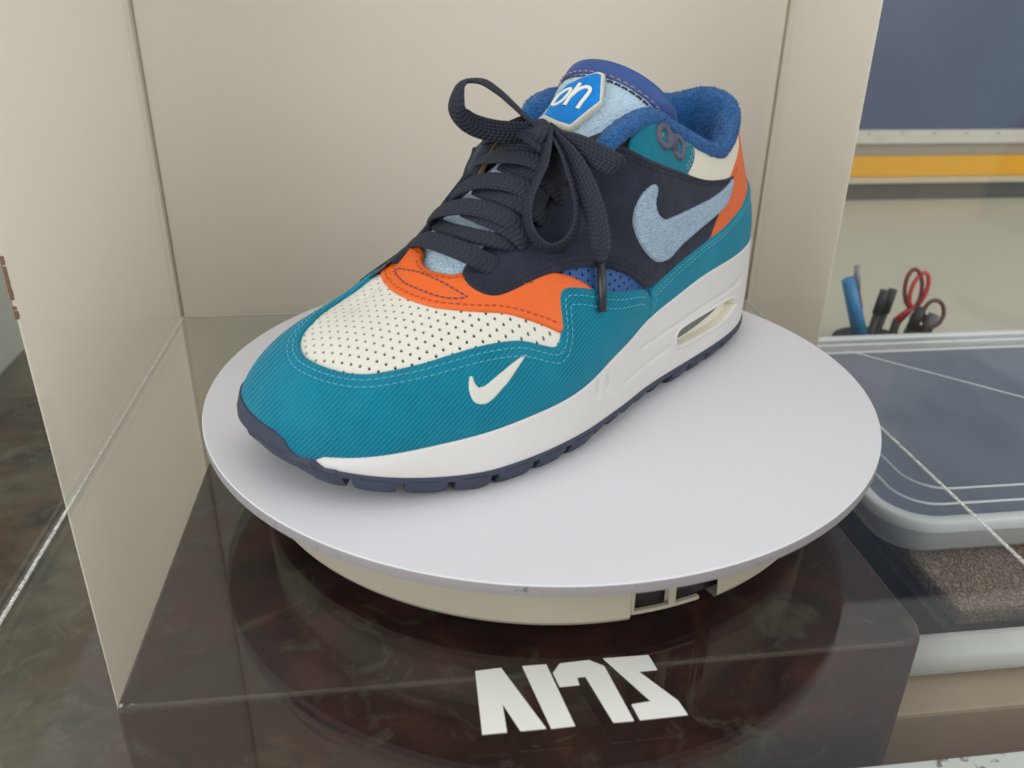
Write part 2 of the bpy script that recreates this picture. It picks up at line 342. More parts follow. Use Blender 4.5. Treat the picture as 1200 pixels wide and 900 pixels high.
bmesh.ops.create_cone(bm, cap_ends=True, segments=20, radius1=.003, radius2=.0026, depth=.004, matrix=Matrix.Translation((.1366*math.cos(q), .1366*math.sin(q), -.022)) @ Matrix.Rotation(q, 4, 'Z') @ Matrix.Rotation(PI/2, 4, 'Y'))
part('power_socket', bm, plain('socket_metal', (.25, .23, .21), .4), tt)
bm = bmesh.new(); lathe(bm, [(0, -.0385), (.124, -.0385), (.122, GZ+.0002), (0, GZ+.0002)], 60); part('foot_ring', bm, m_void, tt)

# ---- things to the right of the showcase
m_tan = plain('tan_wood', srgb(158, 136, 108), .6, .15, 30)
m_dkfloor = plain('dark_stained_wood', srgb(44, 38, 32), .45, .25, 18)
bm = box_bm(.214, 1.3, .2695, .311, -.199, -.1325, .002)
solo('wooden_board', bm, m_tan, 'tan wooden board right of the pedestal, under white rail', 'board', (.5, .29, -.199))
bm = bmesh.new(); tube(bm, [(.216, .297, -.1225), (1.3, .297, -.1225)], .0098, 28)
solo('white_rail', bm, plain('white_gloss_tube', (.84, .83, .79), .3), 'round white rail lying along the tan board', 'rail', (.5, .297, -.1225), smooth=True)
solo('wooden_floor_strip', box_bm(.2135, 1.3, .2215, .2685, -.1985, -.172, .001), plain('amber_wood', srgb(158, 92, 36), .4, .35, 25), 'brown wooden strip between front sill and tan board', 'board', (.5, .245, -.1985))
def chipped():
    m = NT('chipped_white_paint'); n = m.noise(120, 4, .7); d = m.ramp(n, [(.60, (0, 0, 0)), (.66, (1, 1, 1))]); m.set(m.mix(d, (.68, .68, .64), srgb(104, 92, 84)), .5); return m.m
solo('white_sill', box_bm(.10, 1.3, .2105, .2195, -.1985, -.1, .0008), chipped(), 'white sill with chipped paint in the front right corner', 'sill', (.5, .215, -.1985))
def wrinkle():
    m = NT('wrinkled_leather'); mp = m.new('ShaderNodeMapping'); mp.inputs['Scale'].default_value = (1, .55, 1); mp.inputs['Rotation'].default_value = (0, 0, .5); m.l(m.co(), mp.inputs[0])
    wv = m.new('ShaderNodeVectorMath', operation='ADD'); nz = m.new('ShaderNodeTexNoise'); nz.inputs['Scale'].default_value = 110; m.l(m.co(), nz.inputs['Vector'])
    sc = m.new('ShaderNodeVectorMath', operation='SCALE'); m.l(nz.outputs['Color'], sc.inputs[0]); sc.inputs['Scale'].default_value = .010; m.l(mp.outputs[0], wv.inputs[0]); m.l(sc.outputs[0], wv.inputs[1])
    v = m.voro(380, 'DISTANCE_TO_EDGE', vec=wv.outputs[0]); r = m.ramp(v, [(.02, (0, 0, 0)), (.16, (1, 1, 1))]); m.set(m.mix(r, srgb(92, 76, 62), srgb(138, 118, 100)), .6); m.bump(r, .0008, .8); return m.m
solo('leather_case', box_bm(.298, 1.3, .333, .69, -.1415, -.1285, .003), wrinkle(), 'brown wrinkled leather case under the clear storage box', 'case', (.6, .5, -.1985))
bm = bmesh.new(); pts = [(.262+.02*t, .318+.010*math.sin(t*1.7)-.004*t, -.1972) for t in np.linspace(0, 6, 24)]; 
solo('wooden_board', box_bm(.292, 1.3, .336, .69, -.1985, -.1418, .001), plain('black_stained_board', (.022, .02, .018), .5, .3, 15), 'black board carrying the wrinkled leather case', 'board', (.6, .5, -.1985))
# storage box: frosted tray, dark cloth inside, clear ridged lid
def rrect(x0, x1, y0, y1, r, n=8):
    out = []
    for cx, cy, a0 in ((x1-r, y0+r, -PI/2), (x1-r, y1-r, 0), (x0+r, y1-r, PI/2), (x0+r, y0+r, PI)):
        for k in range(n+1): a = a0+PI/2*k/n; out.append((cx+r*math.cos(a), cy+r*math.sin(a)))
    return out
def rloft(bm, levels, cap0=False, cap1=False):
    R_ = [[bm.verts.new((x, y, z)) for x, y in rrect(*b)] for b, z in levels]; n = len(R_[0])
    for A, B in zip(R_[:-1], R_[1:]):
        for k in range(n): bm.faces.new((A[k], A[(k+1) % n], B[(k+1) % n], B[k]))
    if cap0: bm.faces.new(R_[0][::-1])
    if cap1: bm.faces.new(R_[-1])
def lid_mat():  # diffuse haze mixed in to mimic the reflection veil over the clear lid
    m = NT('veiled_lid_plastic'); m.set((.62, .65, .65), .06); tr = m.new('ShaderNodeBsdfTransparent'); mx = m.new('ShaderNodeMixShader'); lw = m.ramp(m.noise(7, 3), [(.3, (.12,)*3), (.7, (.30,)*3)])
    m.b.inputs['Specular IOR Level'].default_value = 1.0; m.l(lw, mx.inputs[0]); m.l(tr.outputs[0], mx.inputs[1]); m.l(m.b.outputs[0], mx.inputs[2]); m.l(mx.outputs[0], m.out.inputs[0]); return m.m
sb = cthing('storage_box', 'clear lidded plastic box of dark blue cloth right of the disc', 'storage box', (.50, .52, -.1275))
X0, X1, Y0, Y1 = .2765, .80, .3755, .652
def rr_(d, r): return (X0+d, X1-d, Y0+d, Y1-d, r)
def frosted(name, c, alpha, rough):
    m = NT(name); m.set(c, rough); tr = m.new('ShaderNodeBsdfTransparent'); mx = m.new('ShaderNodeMixShader'); mx.inputs[0].default_value = alpha
    m.l(tr.outputs[0], mx.inputs[1]); m.l(m.b.outputs[0], mx.inputs[2]); m.l(mx.outputs[0], m.out.inputs[0]); return m.m
m_frost = frosted('frosted_plastic', (.84, .86, .83), .60, .35)
m_rim = frosted('lid_rim_plastic', (.88, .90, .88), .66, .3)
bm = bmesh.new(); rloft(bm, [(rr_(.008, .026), -.1272), (rr_(.005, .028), -.123), (rr_(.002, .030), -.104), (rr_(.002, .030), -.1015)], cap0=True); part('tray', bm, m_frost, sb, True)
def cloth():
    m = NT('dark_blue_cloth'); n = m.noise(16, 4); m.set(m.mix(n, srgb(66, 76, 96), srgb(92, 103, 122)), .9); m.bump(m.noise(500, 3), .0005, .5); return m.m
bm = bmesh.new(); rloft(bm, [(rr_(.012, .02), -.1262), (rr_(.012, .02), -.1125), (rr_(.016, .018), -.1105)], cap0=True, cap1=True); part('folded_cloth', bm, cloth(), sb, False)
lid = bmesh.new(); rloft(lid, [(rr_(-.0005, .032), -.1075), (rr_(-.001, .032), -.1008), (rr_(.001, .031), -.0996), (rr_(.0055, .028), -.0996), (rr_(.0075, .026), -.1012)]); lo = part('lid_rim', lid, m_rim, sb, True)
lg = bmesh.new(); lg_r = rr_(.0075, .026); vs = [lg.verts.new((x, y, -.1013)) for x, y in rrect(*lg_r)]; lg.faces.new(vs); part('lid_sheet', lg, lid_mat(), sb)
for d, w in ((.018, .0011), (.034, .0008)):
    rg = bmesh.new(); rloft(rg, [(rr_(d, .024), -.1011), (rr_(d+w*.2, .024), -.1000), (rr_(d+w, .023), -.1000), (rr_(d+w*1.3, .023), -.1011)]); part('lid_ridge', rg, m_rim, sb, True)
rg = bmesh.new(); tube(rg, [(.372, .622, -.1008), (.432, .560, -.1008), (.455, .536, -.1008), (.60, .39, -.1008)], .0006, 6); part('lid_ridge', rg, m_rim, sb)
# pens, marker and scissors in a cup behind the box
m_blk = plain('black_plastic', (.02, .02, .02), .5); m_red = plain('red_plastic', srgb(196, 48, 52), .4); m_mblue = plain('marker_blue', srgb(48, 132, 184), .4)
CY = .70
cup = cthing('pen_cup', 'dark pen cup mostly hidden behind the storage box', 'cup', (.445, CY, -.199)); BASE[cup.name] = (.445, CY, -.199)
bm = bmesh.new(); lathe(bm, [(.001, -.1975), (.036, -.198), (.040, -.129), (.0385, -.129), (.035, -.196), (.001, -.196)], 40, .446, CY); part('cup_wall', bm, m_blk, cup, True)
def stick(name, label, cat, p0, p1, rad, mats, parts):
    o = cthing(name, label, cat, p0)
    P0, P1 = Vector(p0), Vector(p1)
    for nm, t0, t1, r0, r1, mt in parts:
        if cat == 'pen': o['group'] = 'pens in the cup'
        bm = bmesh.new(); tube(bm, [P0.lerp(P1, t0), P0.lerp(P1, t1)], [r0, r1], 12); part(nm, bm, mt, o, True)
    return o
stick('marker', 'thick blue marker leaning left in the pen cup', 'marker', (.456, CY-.004, -.19), (.3985, CY-.012, -.0610), .006, None,
      (('barrel', 0, .52, .0056, .0056, m_blk), ('cap', .52, 1, .0072, .0058, m_mblue)))
stick('pen', 'red pen standing behind the blue marker', 'pen', (.460, CY+.010, -.19), (.4172, CY+.012, -.0670), .004, None, (('barrel', 0, .75, .004, .004, m_red), ('cap', .75, 1, .0045, .004, m_red)))
stick('pencil', 'slim dark grey pencil standing tallest in the pen cup', 'pencil', (.440, CY, -.19), (.4115, CY, -.0515), .003, None, (('barrel', 0, .86, .003, .003, plain('dark_grey', (.06, .055, .05), .5)), ('ferrule', .86, 1, .0031, .0026, plain('grey_metal', (.3, .3, .29), .35))))
stick('pen', 'black pen leaning right, left of the scissors', 'pen', (.428, CY-.006, -.19), (.4425, CY-.002, -.0755), .0035, None, (('barrel', 0, .8, .0036, .0036, m_blk), ('cap', .8, 1, .0046, .004, m_blk)))
stick('pen', 'stubby black pen next to the scissor loops', 'pen', (.436, CY+.004, -.19), (.4535, CY+.002, -.0765), .0035, None, (('barrel', 0, .8, .0036, .0036, m_blk), ('cap', .8, 1, .0048, .004, m_blk)))
stick('pen', 'short black pen in front of the oval scissor handles', 'pen', (.452, CY-.016, -.19), (.4725, CY-.018, -.0875), .0035, None, (('barrel', 0, .8, .0042, .0042, m_blk), ('cap', .8, 1, .0052, .0046, m_blk)))
stick('pen', 'thick black pen beside the brown ring handle', 'pen', (.458, CY-.020, -.19), (.4845, CY-.022, -.0935), .0035, None, (('barrel', 0, .8, .0046, .0046, m_blk), ('cap', .8, 1, .0056, .005, plain('grey_cap', (.09, .09, .09), .5))))
m_blade = NT('scissor_steel').set((.5, .5, .5), .3, Metallic=1.0).m
m_hr = plain('dark_red_plastic', srgb(120, 40, 34), .4); m_hb = plain('brown_plastic', srgb(84, 44, 34), .4)
def scissors(label, piv, loops, mats):
    o = cthing('scissors', label, 'scissors', piv, 'scissors in the cup')
    bm = bmesh.new(); tube(bm, [piv, (piv[0]-.012, piv[1], -.19)], [.0042, .0015], 8); part('blade', bm, m_blade, o)
    bm = bmesh.new(); tube(bm, [(piv[0]+.003, piv[1]+.004, piv[2]), (piv[0]-.004, piv[1]+.004, -.19)], [.0042, .0015], 8); part('blade', bm, m_blade, o)
    for (cx, cz, ra, rb, tilt), mt in zip(loops, mats):
        bm = bmesh.new(); P = []
        for k in range(29):
            a = 2*PI*k/28; u, v = ra*math.cos(a), rb*math.sin(a); P.append((cx+u*math.cos(tilt)-v*math.sin(tilt), piv[1]+.002*math.sin(a), cz+u*math.sin(tilt)+v*math.cos(tilt)))
        tube(bm, P, .0020, 8, False); tube(bm, [P[21], piv], [.0026, .0042], 8); part('handle', bm, mt, o, True)
scissors('scissors with dark red oval handles standing in the cup', (.4630, CY, -.108), ((.4725, -.0755, .0085, .0185, .12), (.4785, -.0770, .0080, .0165, -.22)), (m_hr, m_red))
scissors('scissors with thin brown ring handles leaning furthest right', (.4700, CY-.012, -.112), ((.4905, -.0965, .0105, .0125, .0), (.478, -.104, .007, .009, .6)), (m_hb, m_blk))
# far table and cabinet
solo('far_table_top', box_bm(.29, 2.2, .72, 1.32, -.199, -.141, .002), plain('cream_laminate', (.56, .53, .41), .45, .05, 4), 'wide cream table top behind the pens', 'table', (1, 1, -.199))
cb = cthing('wall_cabinet', 'dark blue cabinet front above yellow and white trim strips', 'cabinet', (1.1, 1.33, -.199))
def blue_mat():
    m = NT('dark_blue_panel'); n = m.noise(6, 4, .6); m.set(m.mix(n, srgb(48, 64, 98), srgb(86, 102, 132)), .25); return m.m
CYB = 1.29
part('blue_panel', box_bm(.5, 2.2, CYB+.004, CYB+.03, -.029, .9), blue_mat(), cb)
part('white_ledge', box_bm(.5, 2.2, CYB-.006, CYB+.03, -.050, -.0295, .001), plain('ledge_white', (.62, .60, .52), .4), cb)
part('grey_strip', box_bm(.5, 2.2, CYB+.002, CYB+.03, -.0695, -.0505), plain('strip_grey', (.34, .32, .26), .5), cb)
part('yellow_strip', box_bm(.5, 2.2, CYB-.004, CYB+.03, -.102, -.070, .001), plain('strip_yellow', (.80, .40, .018), .4, .06), cb)
part('cream_strip', box_bm(.5, 2.2, CYB-.006, CYB+.03, -.1125, -.1025), plain('strip_cream', (.60, .50, .33), .4), cb)
part('dark_plinth', box_bm(.5, 2.2, CYB+.002, CYB+.03, -.141, -.113), plain('plinth_dark', (.10, .095, .085), .5, .3, 12), cb)
for k in range(9):
    bm = bmesh.new(); bmesh.ops.create_uvsphere(bm, u_segments=8, v_segments=5, radius=.0016, matrix=Matrix.Translation((.62+.055*k, CYB-.0062, -.034))); part('rivet', bm, plain('rivet_grey', (.3, .28, .25), .5), cb)

# ------------------------------------------------------------------ shape of the sneaker: pages of the last, midsole wall, tongue
PAGES=[
 (0.0095, 0.000,.054, .021, .000,.1225, .022,.001,.30,-.020),
 (0.0130, 0.0155,.054, .024, .012,.1195, .022,.001,.30,-.020),
 (0.0220, 0.0278,.0535,.033, .0200,.1130, .022,.001,.35,-.020),
 (0.038, 0.0368,.053,.048, .0270,.1065, .022,.001,.35,-.018),
 (0.064, 0.0434,.052,.064, .0315,.1040, .022,.002,.40,-.018),
 (0.094, 0.0472,.0505,.085,.0328,.1105,.022,.002,.45,-.020),
 (0.122, 0.0500,.0460,.108,.0315,.1210, .024,.002,.55,-.022),
 (0.145, 0.0530,.042,.128, .030,.1268, .024,.003,.60,-.026),
 (0.162, 0.0565,.0375,.150, .021,.1225, .024,.004,.50,-.018),
 (0.178, 0.0592,.0335,.170, .008,.1120,.024,.004,.50,-.010),
 (0.194, 0.0615,.029,.190, .000,.1020,.024,.004,.50,-.006),
 (0.210, 0.0622,.0265,.207,-.003,.0920,.022,.004,.50,-.005),
 (0.228, 0.0612,.0255,.222,-.005,.0815,.020,.004,.52,-.003),
 (0.247, 0.0575,.024,.236,-.006,.0725,.018,.004,.54,-.001),
 (0.266, 0.0500,.0225,.248,-.007,.0660,.017,.005,.55, .000),
 (0.284, 0.0395,.0205,.256,-.007,.0622,.016,.006,.55, .000),
 (0.299, 0.0230,.019,.2585,-.006,.0607,.015,.0055,.54, .000),
 (0.3062, 0.0070,.019,.259,-.006,.0603,.014,.005,.54, .000),
 (0.3072,-0.0110,.019,.259,-.006,.0601,.0135,.005,.53, .000),
 (0.3040,-0.0260,.019,.259,-.006,.0602,.0135,.0045,.52, .000),
 (0.2935,-0.0380,.020,.258,-.006,.0606,.014,.004,.50, .000),
 (0.277,-0.0437,.0205,.2545,-.006,.0621,.015,.0035,.50, .000),
 (0.2585,-0.0462,.0225,.2455,-.006,.0663,.016,.003,.48, .000),
 (0.239,-0.0460,.024,.234,-.007,.0730,.0175,.0035,.47, .000),
 (0.220,-0.0430,.0255,.220,-.007,.0825,.020,.004,.46,-.004),
 (0.200,-0.0420,.028,.203,-.011,.0960,.022,.004,.46,-.008),
 (0.180,-0.0395,.033,.186,-.016,.1085,.022,.004,.45,-.012),
 (0.160,-0.0385,.038,.168,-.024,.1205,.022,.004,.45,-.018),
 (0.140,-0.0385,.043,.147,-.025,.1260,.022,.004,.55,-.024),
 (0.116,-0.0390,.0465,.122,-.030,.1290,.022,.004,.55,-.022),
 (0.090,-0.0400,.0500,.092,-.032,.1255,.022,.004,.45,-.020),
 (0.062,-0.0395,.0515,.062,-.032,.1230,.022,.003,.40,-.018),
 (0.037,-0.0358,.053,.041,-.0285,.1200,.022,.003,.35,-.018),
 (0.021,-0.0275,.0535,.030,-.021,.1200,.022,.002,.35,-.020),
 (0.0125,-0.0155,.054,.0225,-.012,.1225,.022,.002,.30,-.020),
]
def pspline(A,n):
    """periodic cubic spline through rows of A, chord-length knots on first 3 cols; n samples; returns samples and knots"""
    A=np.asarray(A,float); m=len(A)
    d=np.linalg.norm(np.roll(A[:,:3],-1,0)-A[:,:3],axis=1); h=d; k=np.r_[0,np.cumsum(d)]
    M=np.zeros((m,m)); B=np.zeros_like(A)
    for i in range(m):
        a,b=h[i-1],h[i]; M[i,(i-1)%m]+=a; M[i,i]+=2*(a+b); M[i,(i+1)%m]+=b
        B[i]=6*((A[(i+1)%m]-A[i])/b-(A[i]-A[i-1])/a)
    S=np.linalg.solve(M,B)
    def ev(u):
        u=np.mod(np.asarray(u,float),1)*k[-1]; i=np.clip(np.searchsorted(k,u,'right')-1,0,m-1); j=(i+1)%m
        t=(u-k[i])[:,None]; hh=h[i][:,None]; r=hh-t
        return (S[i]*r**3+S[j]*t**3)/(6*hh)+(A[i]/hh-S[i]*hh/6)*r+(A[j]/hh-S[j]*hh/6)*t
    return ev,k/k[-1]
EV,KN=pspline(PAGES,0)
LEN=float(np.sum(np.linalg.norm(np.diff(EV(np.linspace(0,1,800))[:,:3],axis=0),axis=1)))
def surf(s,t):
    """points of the last: s around the perimeter (0 heel, via lateral), t from feather line (0) to rim/ridge (1)"""
    s=np.asarray(s,float).ravel(); t=np.asarray(t,float).ravel()[:,None]
    q=EV(s); F,R=q[:,:3],q[:,3:6]; h1,ln,k,dz=[q[:,i:i+1] for i in (6,7,8,9)]
    g=EV(s+1e-4)[:,:2]-EV(s-1e-4)[:,:2]; g/=np.linalg.norm(g,axis=1)[:,None]
    out=np.stack([-g[:,1],g[:,0],0*g[:,0]],1)  # perimeter runs heel->lateral(+y)->toe: outward = left... fixed sign below
    out=out*np.sign((out[:,:2]*(F[:,:2]-[.15,0])).sum(1))[:,None]
    Z=np.array([0,0,1.])
    P1=F+h1*Z+ln*out; D=(F-R)*[1,1,0]; P2=R+k*D+dz*Z
    u=1-t
    return u**3*F+3*u*u*t*P1+3*u*t*t*P2+t**3*R
def frame(s):
    q=EV(s); F=q[:,:3]; g=EV(np.asarray(s)+1e-4)[:,:2]-EV(np.asarray(s)-1e-4)[:,:2]; g/=np.linalg.norm(g,axis=1)[:,None]
    out=np.stack([-g[:,1],g[:,0],0*g[:,0]],1); out*=np.sign((out[:,:2]*(F[:,:2]-[.15,0])).sum(1))[:,None]
    return F,out,q
def zmo(x): return .009+.0108*np.clip((x-.245)/.065,0,1.1)**1.6
def toe_k(s):
    s=np.mod(np.asarray(s,float).ravel(),1); return np.clip(np.minimum((s-.462)/.022,(.598-s)/.022),0,1)[:,None]
def mids(s,w):
    """midsole wall: w 0 bottom .. 1 top"""
    s=np.asarray(s,float).ravel(); w=np.asarray(w,float).ravel()[:,None]
    F,out,_=frame(s); k=toe_k(s); b=F+out*(.0042-.0085*k); b[:,2]=zmo(F[:,0]); t=F+out*(.0036-.0070*k); t[:,2]=np.maximum(F[:,2]+.0012,b[:,2]+.001)
    return b*(1-w)+t*w+out*np.sin(np.pi*w)*.0006
TONG=np.array([(.238,.0690),(.222,.0812),(.207,.0918),(.19,.1025),(.172,.1125),(.155,.1220),(.14,.1308),(.128,.1403),(.118,.1495)])
def _cr(P,u):
    n=len(P)-1; u=np.clip(np.asarray(u,float),0,1)*n; i=np.minimum(u.astype(int),n-1); t=(u-i)[:,None]
    p=lambda k:P[np.clip(k,0,n)]
    a,b,c,d=p(i-1),p(i),p(i+1),p(i+2)
    return .5*(2*b+(c-a)*t+(2*a-5*b+4*c-d)*t*t+(3*b-a-3*c+d)*t**3)
def tongue(q,a,off=0.):
    """q 0 throat .. 1 top edge; a -1 (medial) .. 1 (lateral)"""
    q=np.asarray(q,float).ravel(); a=np.asarray(a,float).ravel(); c=_cr(TONG,q); e=1e-3
    T=_cr(TONG,np.minimum(q+e,1))-_cr(TONG,np.maximum(q-e,0)); T/=np.linalg.norm(T,axis=1)[:,None]
    W=np.interp(q,[0,.3,.6,.8,1],[.021,.022,.025,.030,.031]); Dp=np.interp(q,[0,.3,.6,.8,1],[.006,.008,.014,.022,.026])
    th=a*np.pi/2*.98
    y=np.interp(q,[0,.5,.75,1],[.002,.003,-.004,-.004])+W*np.sin(th); d=Dp*(1-np.cos(th))
    N=np.stack([T[:,1],-T[:,0]],1)
    n3=np.stack([N[:,0]*np.cos(th),np.sin(th),N[:,1]*np.cos(th)],1)
    return np.stack([c[:,0]-N[:,0]*d,y,c[:,1]-N[:,1]*d],1)+np.asarray(off).reshape(-1,1)*n3

